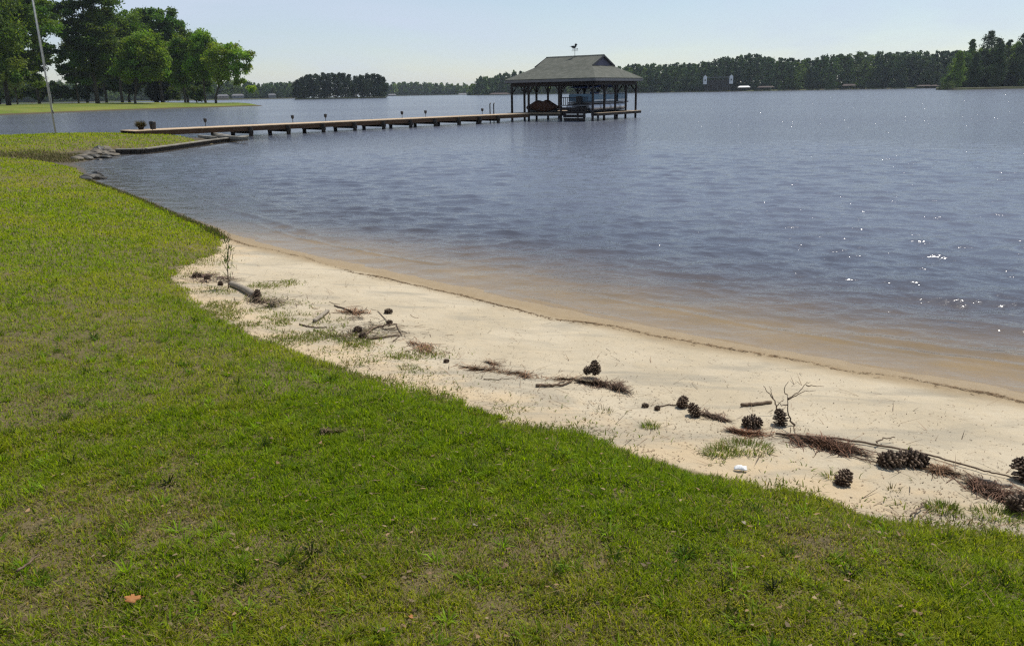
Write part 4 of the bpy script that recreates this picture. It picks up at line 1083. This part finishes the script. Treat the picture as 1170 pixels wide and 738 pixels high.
# ------------------------------------------------------------------ trees
def leafcloud(centers, radii, n_per, size, cols, r_, flat=.75, shell=.55):
    """quads scattered through ellipsoid clumps"""
    Vs = []; Cs = []
    cen = np.repeat(centers, n_per, axis=0); rad = np.repeat(radii, n_per, axis=0); n = len(cen)
    dv = r_.normal(0, 1, (n, 3)); dv /= np.linalg.norm(dv, axis=1)[:, None]
    q = shell + (1-shell)*r_.random(n); q = np.where(r_.random(n) < .15, q*1.25, q)*r_.uniform(.7, 1.08, n)
    p = cen + dv*(q[:, None])*rad*np.array([1, 1, flat])
    a = r_.normal(0, 1, (n, 3)); nrm = dv*.5 + a; nrm /= np.linalg.norm(nrm, axis=1)[:, None]
    t1 = np.cross(nrm, r_.normal(0, 1, (n, 3))); t1 /= np.linalg.norm(t1, axis=1)[:, None]; t2 = np.cross(nrm, t1)
    s = size*r_.uniform(.5, 1.3, n)[:, None]
    V = np.stack([p-t1*s-t2*s*.6, p+t1*s-t2*s*.55, p+t1*s*.8+t2*s*.6, p-t1*s*.75+t2*s*.65], 1)
    C = np.repeat(np.repeat(cols, n_per, axis=0), 4, axis=0)
    return V.reshape(-1, 3), C
def quads(n): return np.arange(n*4).reshape(-1, 4)
def tree(name, px, py, D, top_px, crown, label, tone, seed, group=None, kind='hard', leaf=.34, nclump=60, nper=70, trunk_r=.35, split=.3, cr=None):
    """crown = list of (px, py, rx_px, ry_px) blobs at the tree's distance"""
    r_ = np.random.default_rng(seed)
    b = atdist(px, py, D); bz = pen_z(b[0], b[1]) if cr is None else cr
    base = Vector((b[0], b[1], bz)); root = empty(name, base); tag(root, label, 'tree', group)
    cen = []; rad = []; k = D/F*1.04
    tot = sum(c[2]*c[3] for c in crown)
    for (cx, cy, rx, ry) in crown:
        m = max(3, int(nclump*1.5*rx*ry/tot)); c = Vector(atdist(cx, cy, D)) - base
        for i in range(m):
            dv = r_.normal(0, 1, 3); dv /= np.linalg.norm(dv); q = r_.random()**.45
            off = np.array([dv[0]*rx*k, dv[1]*rx*k*.9, dv[2]*ry*k])*q*.86
            cen.append(np.array(c)+off); rad.append(r_.uniform(.18, .38)*min(rx, ry)*k*np.ones(3)*(1 if min(rx, ry) > 14 else 1.3)+.5)
    cen = np.array(cen); rad = np.array(rad); m_ = cen[:, 2] > 1.2; cen = cen[m_]; rad = rad[m_]
    cols = np.array([tone[0]*1.0, tone[1]*.95, tone[2]*.7])*2.2*r_.uniform(.6, 1.4, len(cen))[:, None]
    cols[:, 0] *= r_.uniform(.8, 1.25, len(cen))
    V, C = leafcloud(cen, rad, int(nper*2.2), leaf*.75, cols, r_, .8 if kind == 'hard' else .5, .25)
    np_mesh('crown', V, [quads(len(V)//4)], MT['foliage'], root, colors=C)
    # trunk with limbs
    topz = cen[:, 2].max()*.85; cx = float(np.mean(cen[:, 0])); cy = float(np.mean(cen[:, 1]))
    mb = MB(); zs = topz*split
    trunk = [Vector((0, 0, -.4)), Vector((0, 0, zs*.5)), Vector((cx*.1, cy*.1, zs)), Vector((cx*.5, cy*.5, (zs+topz)/2)), Vector((cx, cy, topz))]
    mb.tube(trunk, [trunk_r*1.25, trunk_r, trunk_r*.85, trunk_r*.5, trunk_r*.12], 9)
    sel = r_.choice(len(cen), min(len(cen), 26), replace=False)
    for j in sel:
        e = Vector(cen[j]); t_ = min(.95, max(0.02, (e.z-zs)/(topz-zs+.01)*r_.uniform(.2, .8)))
        s0 = trunk[2].lerp(trunk[4], t_*.8); mid = s0.lerp(e, .5)+Vector((r_.normal(0, .3), r_.normal(0, .3), .1*(e-s0).length))
        mb.tube([s0, mid, e], [trunk_r*.32*(1-t_*.5), trunk_r*.2, .04], 6)
    mb.build('trunk', MT['bark'], root, smooth=True)
    return root
PT = 'trees on the peninsula'
HG = (.095, .165, .028); DG = (.035, .06, .022); MG = (.065, .115, .025); YG = (.13, .20, .035)
tree('pine_tree', 10, 119, 205, -30, [(0, -20, 55, 38), (15, 25, 50, 32), (-10, 60, 50, 30), (30, 78, 30, 20)], 'tall dark tree filling the upper left corner behind the flagpole', (.05, .09, .02), 1, PT, 'pine', .36, 130, 90, .5, .25)
tree('shade_tree', -30, 120, 190, -30, [(-30, 20, 50, 60), (-10, 80, 40, 25)], 'tree cut by the left picture edge with low leafy skirts', (.06, .10, .025), 2, PT, 'hard', .36, 90, 80, .5, .3)
tree('shade_tree', 20, 117.5, 250, 60, [(16, 88, 26, 14)], 'small grey leafed tree low under the corner tree', (.10, .13, .06), 3, PT, 'hard', .3, 22, 60, .2, .3)
tree('pine_tree', 112, 119, 225, -20, [(102, 0, 30, 26), (90, 26, 36, 26), (110, 50, 34, 28), (96, 78, 36, 18), (75, 15, 16, 12), (82, 60, 18, 8)], 'tallest dark pine with layered boughs right of the flagpole', (.045, .075, .022), 4, PT, 'pine', .36, 110, 90, .5, .35)
tree('pine_tree', 122, 117.5, 262, 0, [(118, 30, 24, 30), (126, 70, 26, 30)], 'dark pine just behind the tallest one with thin straight trunk', DG, 5, PT, 'pine', .38, 60, 80, .35, .4)
tree('pine_tree', 90, 117.5, 268, 30, [(80, 85, 20, 12), (88, 60, 20, 20)], 'thin dark tree between the flagpole and tallest pine', DG, 6, PT, 'pine', .36, 34, 60, .25, .4)
tree('shade_tree', 140, 117.2, 255, 5, [(140, 32, 26, 22), (150, 60, 26, 30)], 'broad green tree with a rounded shoulder left of the dome', (.06, .105, .022), 7, PT, 'hard', .36, 70, 90, .4, .3)
tree('shade_tree', 186, 117.2, 275, 8, [(160, 22, 26, 12), (180, 26, 32, 16), (196, 44, 22, 20), (170, 55, 32, 28), (200, 75, 16, 25)], 'big dome shaped dark tree behind the middle of the grove', (.045, .085, .022), 8, PT, 'hard', .4, 110, 100, .5, .3)
tree('shade_tree', 155, 120, 212, 45, [(150, 60, 20, 16), (165, 52, 22, 18), (148, 82, 20, 14), (168, 80, 20, 14), (185, 72, 14, 16)], 'light green low forking tree in front at the waterside', (.085, .14, .025), 9, PT, 'hard', .3, 75, 75, .28, .16)
tree('shade_tree', 212, 118, 235, 40, [(205, 60, 20, 16), (215, 78, 20, 16), (200, 90, 14, 10), (212, 45, 16, 10)], 'mid green tree with a slim trunk right of the dark thicket', (.07, .12, .023), 10, PT, 'hard', .3, 65, 75, .28, .25)
tree('shade_tree', 235, 118.2, 228, 30, [(230, 46, 15, 12), (236, 60, 19, 16), (225, 78, 15, 14), (242, 82, 12, 14)], 'upright bright tree second from the peninsula point', HG, 11, PT, 'hard', .28, 60, 75, .28, .25)
tree('shade_tree', 247, 119, 220, 45, [(250, 66, 16, 14), (264, 58, 14, 10), (277, 64, 12, 8), (270, 78, 14, 10), (255, 86, 16, 12), (272, 92, 10, 6), (283, 76, 6, 4), (283, 101, 9, 4)], 'bright spreading tree at the peninsula point reaching over the water', YG, 12, PT, 'hard', .26, 80, 60, .3, .2)
tree('shade_tree', 180, 117, 280, 60, [(182, 96, 16, 9), (182, 107, 14, 9)], 'dense almost black boxy thicket between the waterside trees', (.018, .028, .012), 13, PT, 'hard', .4, 50, 110, .5, .1)
tree('shade_tree', 225, 117.6, 262, 60, [(222, 106, 14, 8), (200, 106, 10, 8)], 'low dark shrubby tree behind the bright upright tree', (.03, .05, .018), 14, PT, 'hard', .36, 26, 70, .2, .2)
tree('shade_tree', 60, 117.2, 285, 60, [(50, 104, 26, 9), (85, 106, 20, 7)], 'low dark shrubby tree in the gap right of the corner tree', (.03, .05, .018), 15, PT, 'hard', .4, 40, 80, .3, .2)
tree('pine_tree', 45, 117.3, 262, 0, [(40, 20, 26, 24), (48, 50, 18, 16), (30, 70, 26, 18)], 'dark tree filling the back of the corner group left of the flagpole', (.04, .07, .02), 17, PT, 'pine', .38, 60, 90, .4, .3)
tree('shade_tree', 100, 117.2, 290, 0, [(100, 88, 26, 18), (118, 92, 22, 16), (92, 62, 22, 16)], 'low dark backdrop tree under the tallest pine', (.028, .045, .018), 18, PT, 'hard', .42, 60, 90, .4, .3)
tree('shade_tree', 148, 117.2, 292, 0, [(142, 92, 24, 16), (165, 84, 22, 18), (190, 86, 20, 14)], 'dark backdrop tree behind the light green forking tree', (.03, .05, .018), 19, PT, 'hard', .42, 70, 90, .4, .3)
tree('shade_tree', 215, 117.3, 285, 0, [(218, 66, 18, 18), (210, 88, 18, 14), (232, 96, 14, 10)], 'dark backdrop tree between the dome tree and the bright upright tree', (.035, .06, .02), 20, PT, 'hard', .4, 50, 90, .35, .3)
tree('shade_tree', 0, 117.2, 285, 60, [(5, 105, 40, 9)], 'low dark shrubby tree under the corner tree', (.03, .05, .018), 16, PT, 'hard', .4, 40, 80, .3, .2)

# island trees (individual)
def far_tree(name, px, topy, wpx, D, basez, label, tone, seed, group, lowfrac=.25, n=520, leaf=.55, cat='tree'):
    n = int(n*3); leaf *= .72
    r_ = np.random.default_rng(seed)
    b = atdist(px, hor(px), D); zt = H + (hor(px)-topy)*D/F; hgt = zt-basez
    root = empty(name, (b[0], b[1], basez)); tag(root, label, cat, group)
    k = D/F; W_ = wpx*k; m = 16; cen = []; rad = []; r_.random()
    for i in range(m):
        t_ = lowfrac + (1-lowfrac)*(i+.5)/m; wd = W_*.5*(math.sin(math.pi*min(.96, .25+.7*(t_-lowfrac)/(1-lowfrac)))**.7)
        a = r_.uniform(0, 6.28); q = r_.random()**.5*.6
        cen.append((wd*q*math.cos(a)*1.3, wd*q*math.sin(a)*1.3, hgt*t_*.93)); rad.append(np.ones(3)*(wd*r_.uniform(.6, .95)+.4))
    cols = np.array(tone)*r_.uniform(.75, 1.25, m)[:, None]
    V, C = leafcloud(np.array(cen), np.array(rad), n//m, leaf, cols, r_, .8, .45)
    np_mesh('crown', V, [quads(len(V)//4)], MT['needles_far'], root, colors=C)
    MB().tube([(0, 0, -1.5), (0, 0, hgt*.8)], [.35, .1], 6).build('trunk', MT['bark'], root)
    return root
isl = [(341, 92, 9), (346, 90, 10), (352, 87, 11), (358, 86, 11), (364, 85.5, 11), (371, 84.5, 11), (377, 85, 10), (383, 84.5, 11), (389, 84.5, 11), (395, 85, 11), (401, 86, 10), (407, 88, 10), (414, 87, 11), (420, 86, 11), (427, 85.5, 12), (433, 86, 11), (438, 89, 8)]
iw = ['first at its left end', 'second from its left end', 'third from its left end', 'fourth from its left end', 'fifth from its left end', 'sixth from its left end', 'seventh from its left end', 'eighth from its left end', 'at its very middle', 'just right of its middle', 'left of the dip in its outline', 'in the dip of its outline',
      'just right of the dip in its outline', 'fifth before its right end', 'third from its right end', 'second from its right end', 'last at its right end']
for i, (a, b, w_) in enumerate(isl):
    far_tree('island_tree', a, b, w_*1.25, 600+(i % 3)*9, .6, 'dark pine of the small island, '+iw[i], (.022, .04, .018), 500+i, 'trees on the small island', .08, 700, .6)
# island ground & far shore ground
def land_strip(name, pts, z=.7):
    """pts: (px, D near, D far) strip of low land, with real thickness"""
    A = [atdist(p[0], hor(p[0]), p[1]) for p in pts]; B = [atdist(p[0], hor(p[0]), p[2]) for p in pts]; mb = MB(); n = len(pts)
    for a, b in zip(A, B):
        m = (a+b)/2
        for q, zz in ((a, -1.5), (a*.985+b*.015, z), (b*.985+a*.015, z+.3), (b, -1.5)): mb.v.append(Vector((q[0], q[1], zz)))
    for i in range(n-1):
        for j in range(3): mb.f.append([4*i+j, 4*i+j+1, 4*(i+1)+j+1, 4*(i+1)+j])
    o = mb.build(name, MT['shoredirt'], smooth=False); tag(o, kind='structure'); return o
MT['shoredirt'] = pmat('shore_dirt', (.06, .05, .03), (.08, .1, .03), .1, .95, .2, 1, .1)
land_strip('island_ground', [(337, 592, 640), (360, 590, 640), (400, 588, 640), (441, 592, 640)])

# continuous far woods
def treeline(name, label, tops, Dn, rows, step_m, tone_list, seed, leaf, nq=90, basez=.6, low=.05, wf=.95, rowgap=9, rise=1.0, jit=1.2):
    r_ = np.random.default_rng(seed); xs = [t[0] for t in tops]; ys = [t[1] for t in tops]; dxs = [t[0] for t in Dn]; ds = [t[1] for t in Dn]
    CE = []; RA = []; CO = []
    for row in range(rows):
        px = xs[0]
        while px < xs[-1]:
            D = np.interp(px, dxs, ds) + row*rowgap + r_.uniform(-3, 3)
            stp = step_m/(D/F)
            ty = np.interp(px, xs, ys) + abs(r_.normal(0, jit*1.6)) - .6 + (rows-1-row)*rise*r_.uniform(0, 1.5)
            zt = H + (hor(px)-ty)*D/F; zb = basez + row*.3
            b = atdist(px, hor(px), D); hgt = max(4, zt-zb); m = 7; wd0 = step_m*wf*r_.uniform(.7, 1.25)
            pv = vn(np.array([px*.07+seed]), np.array([row*.6]), 200+seed)[0]; tn = np.array(tone_list[min(len(tone_list)-1, int((pv*.8+.3*r_.random())*len(tone_list)))])*r_.uniform(.7, 1.4)
            lf = low if row == 0 else .35
            for i in range(m):
                t_ = lf + (1-lf)*(i+.5)/m; wd = wd0*(math.sin(math.pi*min(.94, .3+.64*t_))**.6); a = r_.uniform(0, 6.28)
                CE.append((b[0]+wd*.45*math.cos(a), b[1]+wd*.45*math.sin(a), zb+hgt*t_-wd*.35)); RA.append(np.ones(3)*wd*r_.uniform(.55, .9)); CO.append(tn)
            if row == rows-1:
                for i in range(6): CE.append((b[0]+r_.uniform(-.7, .7)*step_m, b[1]+2, basez+hgt*r_.uniform(.05, .6))); RA.append(np.ones(3)*step_m*.8); CO.append(tn*.7)
            for i in range(4 if row % 2 == 0 else 2):
                CE.append((b[0]+r_.uniform(-.6, .6)*step_m, b[1]-1+r_.uniform(-1, 1), basez+r_.uniform(.2, 4.5))); RA.append(np.ones(3)*step_m*.55); CO.append(tn*r_.uniform(.6, 1.1))
            px += stp*r_.uniform(.7, 1.3)
    CE = np.array(CE); RA = np.array(RA); CO = np.array(CO)
    V, C = leafcloud(CE, RA, max(6, int(nq/7*2.6)), leaf*.8, CO, r_, .9, .2)
    o = np_mesh(name, V, [quads(len(V)//4)], MT['needles_far'], colors=C); tag(o, label, 'woods', kind='stuff'); return o
T1 = (.038, .07, .028); T2 = (.062, .105, .03); T3 = (.12, .175, .035); T4 = (.025, .045, .022)
treeline('treeline', 'hazy far wooded shore seen beyond the peninsula grove at left', [(-140, 88), (0, 92), (80, 94), (160, 96), (230, 95), (262, 92), (285, 93), (294, 95.5), (302, 98), (310, 95), (330, 95), (350, 94)], [(-140, 800), (350, 900)], 4, 7.5, [T1, T2, T2, T3], 1, 1.3, 80)
treeline('treeline', 'very distant low wooded shore between the island and the boathouse', [(436, 95), (455, 94), (475, 94.5), (500, 96), (520, 96.5), (548, 96.5), (560, 95)], [(436, 1350), (560, 1250)], 3, 9, [T2, T3, T2], 2, 1.9, 80)
treeline('treeline', 'wooded far shore directly behind the boathouse', [(541, 94), (546, 89), (552, 87), (562, 87.5), (575, 84), (590, 82), (610, 83), (640, 82), (680, 82), (712, 80)], [(541, 880), (600, 840), (712, 720)], 4, 7, [T1, T2, T1, T3], 3, 1.15, 100)
treeline('treeline', 'long dark wooded shore across the lake at right', [(700, 79), (722, 75.5), (735, 75), (750, 75), (775, 74), (800, 72.5), (815, 70), (830, 67), (845, 65), (860, 63.5), (868, 66), (880, 67.5), (895, 67.5), (910, 70), (925, 69), (940, 65.5), (960, 64), (980, 61.5), (1000, 61), (1015, 63), (1030, 61), (1050, 61.5), (1085, 60), (1120, 60)],
         [(700, 700), (850, 640), (1000, 600), (1120, 560)], 6, 6.2, [T4, T1, T1, T2, T2, T3], 4, .85, 150, low=.04)
land_strip('far_shore_ground', [(-200, 780, 1100), (350, 880, 1100)], .8)
land_strip('far_shore_ground', [(420, 1330, 1500), (580, 1230, 1500)], .8)
land_strip('far_shore_ground', [(538, 868, 1000), (600, 828, 1000), (700, 700, 900), (850, 628, 900), (1000, 588, 850), (1300, 500, 800)], .8)
# headland
land_strip('headland_ground', [(1070, 372, 385), (1090, 352, 460), (1170, 352, 470), (1300, 330, 470)], .7)
hl = [(1093, 60, 12, YG), (1104, 47, 9, MG), (1100, 62, 14, MG), (1112, 62, 12, DG), (1126, 38, 17, DG), (1120, 58, 14, DG), (1134, 46, 14, (.05, .075, .03)), (1140, 52, 14, DG), (1146, 47, 12, DG), (1156, 50, 16, YG), (1163, 36, 16, DG), (1174, 38, 16, DG), (1186, 34, 16, DG), (1170, 66, 14, MG), (1086, 84, 12, MG)]
hlab = ['bright green tree at the left end of the headland', 'slim ragged pine with a detached top on the headland', 'broad mid green tree low between the first headland trees', 'dark tree under the ragged pine gap', 'tall round topped pine standing highest in the headland middle', 'dark tree in front of the round topped pine',
        'grey green tree leaning on the round topped pine', 'dark headland tree right of the round topped pine', 'narrow dark headland tree before the bright one', 'bright yellow green tree near the right picture edge', 'dark tall pine behind the bright tree at right', 'dark pine at the right picture edge', 'pine just past the right picture edge',
        'low mid green tree at the right picture edge', 'low bush like tree at the water on the headland left end']
for i, (a, b, w_, tn) in enumerate(hl):
    D = 375 + (i*37 % 50)
    far_tree('headland_tree', a, b, w_*1.15, D, .8, hlab[i], tuple(1.35*v for v in tn), 700+i, 'trees on the right headland', .05 if i not in (1, 4) else .3, 1300, .42)
treeline('treeline', 'deep green woods filling the headland behind its front trees', [(1090, 66), (1100, 60), (1120, 57), (1140, 58), (1160, 48), (1200, 44)], [(1090, 400), (1200, 400)], 4, 5, [T1, T2, T4, T3], 9, .6, 170, rowgap=8)
o = far_tree('shore_shrub', 1083, 95.5, 14, 362, .5, 'low pale shrub at the left foot of the headland', (.08, .11, .04), 720, None, .1, 300, .3, 'shrub')

# far houses
def house(px, y0, y1, wpx, D, label, wall='housewall', roof='greyroof', open_=False, name='house'):
    """y0 roof top px, y1 base px"""
    b = atdist(px, hor(px), D); k = D/F; w_ = wpx*k; zb = H+(hor(px)-y1)*k; zt = H+(hor(px)-y0)*k; h = zt-zb
    ang_ = math.atan2(-b[0], b[1]); root = empty(name, (b[0], b[1], zb), ang_); tag(root, label, 'house' if name == 'house' else 'boathouse')
    dpt = w_*.5; eh = h*.58
    if open_:
        for x_ in np.linspace(-w_*.45, w_*.45, 4):
            for y_ in (-dpt*.4, dpt*.4): MB().box((x_, y_, eh/2-.5), (.12, .12, eh/2+.5)).build('post', MT['post'], root)
        MB().box((0, 0, .25), (w_*.5, dpt*.5, .1)).build('walkway', MT['post'], root)
    else:
        wl = MB().box((0, 0, eh/2-.3), (w_*.48, dpt*.45, eh/2+.3)).build('wall', MT[wall], root)
        nwin = max(2, int(w_/3.5))
        for i in range(nwin):
            x_ = -w_*.4 + w_*.8*(i+.5)/nwin
            MB().box((x_, -dpt*.45-.02, eh*.55), (.55, .04, .6)).build('window', MT['glass'], root)
    m = MB(); hw, hd = w_*.53, dpt*.55
    m.v += [Vector(v) for v in [(-hw, -hd, eh), (hw, -hd, eh), (hw, hd, eh), (-hw, hd, eh), (-hw*.7, 0, h), (hw*.7, 0, h)]]
    m.f += [[0, 1, 5, 4], [1, 2, 5], [2, 3, 4, 5], [3, 0, 4], [3, 2, 1, 0]]
    m.build('roof', MT[roof], root); return root
house(255, 108.5, 112.3, 12, 860, 'pale house on the far shore behind the peninsula point', 'tanwall', 'greyroof')
house(272, 108.0, 112.2, 13, 862, 'light roofed house on the far shore right of the point tree', 'housewall', 'greyroof')
house(311, 107.5, 111.5, 8, 870, 'small grey house on the far shore left of the island')
house(448, 107.7, 110.6, 9, 1240, 'tiny white building on the shore beside the island', open_=False)
house(529, 106.8, 110.2, 11, 1150, 'long low pale boathouse left of the far marina', name='far_boathouse', open_=True)
house(537, 104.6, 109.6, 7, 1160, 'tall pale gabled house at the far marina')
house(545, 107.2, 110.0, 7, 1140, 'small pale boathouse right of the marina house', name='far_boathouse', open_=True)
house(571, 106.3, 109.8, 22, 800, 'long dark open boathouse on the far shore left of the near one', roof='redroof', name='far_boathouse', open_=True)
house(850, 98.6, 102.4, 13, 615, 'white roofed open boathouse across the lake at right', roof='white', name='far_boathouse', open_=True)
house(875, 98.8, 102.2, 18, 612, 'dark brown open boathouse right of the white roofed one', roof='redroof', name='far_boathouse', open_=True)
house(970, 96.5, 100.8, 14, 588, 'brown roofed open boathouse in the middle of the right shore', roof='redroof', name='far_boathouse', open_=True)
house(1060, 97.3, 100.2, 22, 568, 'long low brown boathouse close to the headland', roof='redroof', name='far_boathouse', open_=True)
# lakeside house with white gables
def gable_house():
    D = 608; k = D/F; px = 820; b = atdist(px, hor(px), D); zb = 1.0; root = empty('house', (b[0], b[1], zb), math.atan2(-b[0], b[1])); tag(root, 'dark long house with two bright white end gables across the lake', 'house')
    W_ = 30*k; z1 = H+(hor(px)-96)*k-zb; z2 = H+(hor(px)-88.5)*k-zb
    MB().box((0, 3, (z1+z2)/4), (W_/2-.5, 3, (z1+z2)/4)).build('wall', MT['pile'], root)
    MB().box((0, 2.9, z2-.8), (W_/2-2.3, 3.4, .25)).build('roof', MT['trim'], root)
    for s in (-1, 1):
        g_ = MB().prism([(-1.3, z1-.5), (1.3, z1-.5), (1.3, z2-.3), (0, z2+.9), (-1.3, z2-.3)], 1.0, (s*W_/2-s*.8, -.6, 0)).build('gable', MT['white'], root)
        MB().box((s*W_/2-s*.8, -1.12, (z1+z2)/2-.2), (.45, .03, .6)).build('window', MT['glass'], g_)
    for i in range(5): MB().box((-W_/2+3+i*(W_-6)/4, -.2, (z1+z2)/4+.4), (.1, .1, (z1+z2)/4+.2)).build('post', MT['trim'], root)
gable_house()

# ------------------------------------------------------------------ light
SUN_AZ, SUN_EL = R(44), R(60)     # azimuth from +Y towards +X
sd_ = Vector((math.sin(SUN_AZ)*math.cos(SUN_EL), math.cos(SUN_AZ)*math.cos(SUN_EL), math.sin(SUN_EL)))
sl = bpy.data.lights.new('sun', 'SUN'); sl.energy = 4.2; sl.angle = R(.53); sl.color = (1, .95, .87)
so = bpy.data.objects.new('sun', sl); col.objects.link(so); so.rotation_euler = (-sd_).to_track_quat('-Z', 'Y').to_euler(); so.location = (0, 0, 50)
w = bpy.data.worlds.new("World"); sc.world = w; w.use_nodes = True; nt = w.node_tree; nt.nodes.clear()
out = nt.nodes.new('ShaderNodeOutputWorld'); bg = nt.nodes.new('ShaderNodeBackground'); sky = nt.nodes.new('ShaderNodeTexSky')
sky.sky_type = 'NISHITA'; sky.sun_disc = False; sky.sun_elevation = SUN_EL; sky.sun_rotation = SUN_AZ; sky.air_density = 1.0; sky.dust_density = .3; sky.ozone_density = 1.5
tc = nt.nodes.new('ShaderNodeTexCoord'); mp = nt.nodes.new('ShaderNodeMapping'); mp.inputs['Scale'].default_value = (1.2, 1.2, 6)
no = nt.nodes.new('ShaderNodeTexNoise'); no.inputs['Scale'].default_value = 1.6; no.inputs['Detail'].default_value = 6; no.inputs['Roughness'].default_value = .6; no.inputs['Distortion'].default_value = .5
mr = nt.nodes.new('ShaderNodeMapRange'); mr.inputs[1].default_value = .35; mr.inputs[2].default_value = .75; mr.inputs[3].default_value = .1; mr.inputs[4].default_value = .95
mx = nt.nodes.new('ShaderNodeMix'); mx.data_type = 'RGBA'; mx.inputs[7].default_value = (5.7, 6.5, 7.9, 1)
nt.links.new(tc.outputs['Generated'], mp.inputs[0]); nt.links.new(mp.outputs[0], no.inputs[0]); nt.links.new(no.outputs[0], mr.inputs[0]); nt.links.new(mr.outputs[0], mx.inputs[0])
nt.links.new(sky.outputs[0], mx.inputs[6]); nt.links.new(mx.outputs[2], bg.inputs[0]); bg.inputs[1].default_value = .092; nt.links.new(bg.outputs[0], out.inputs[0])

sc.view_settings.view_transform = 'Standard'; sc.view_settings.look = 'None'; sc.view_settings.exposure = .22; sc.view_settings.gamma = 1
sc.render.engine = 'CYCLES'; cy = sc.cycles
cy.use_denoising = False; cy.pixel_filter_type = 'BLACKMAN_HARRIS'; cy.filter_width = 1.3; cy.max_bounces = 6; cy.transparent_max_bounces = 12; cy.diffuse_bounces = 2; cy.glossy_bounces = 3; cy.transmission_bounces = 3; cy.volume_bounces = 0
cy.caustics_reflective = False; cy.caustics_refractive = False; cy.sample_clamp_indirect = 6

def haze():
    mb = MB(); mb.box((0, 0, 20), (3600, 3600, 24)); m = bpy.data.materials.new('haze'); t = NT(m)
    v = t.n('ShaderNodeVolumePrincipled'); v.inputs['Color'].default_value = (.72, .82, .95, 1); v.inputs['Density'].default_value = HAZE; v.inputs['Anisotropy'].default_value = .3
    t.t.links.new(v.outputs[0], t.out.inputs['Volume']); o = mb.build('haze', m); tag(o, 'thin pale air haze over the lake', 'haze', kind='stuff')
HAZE = .00009
haze()
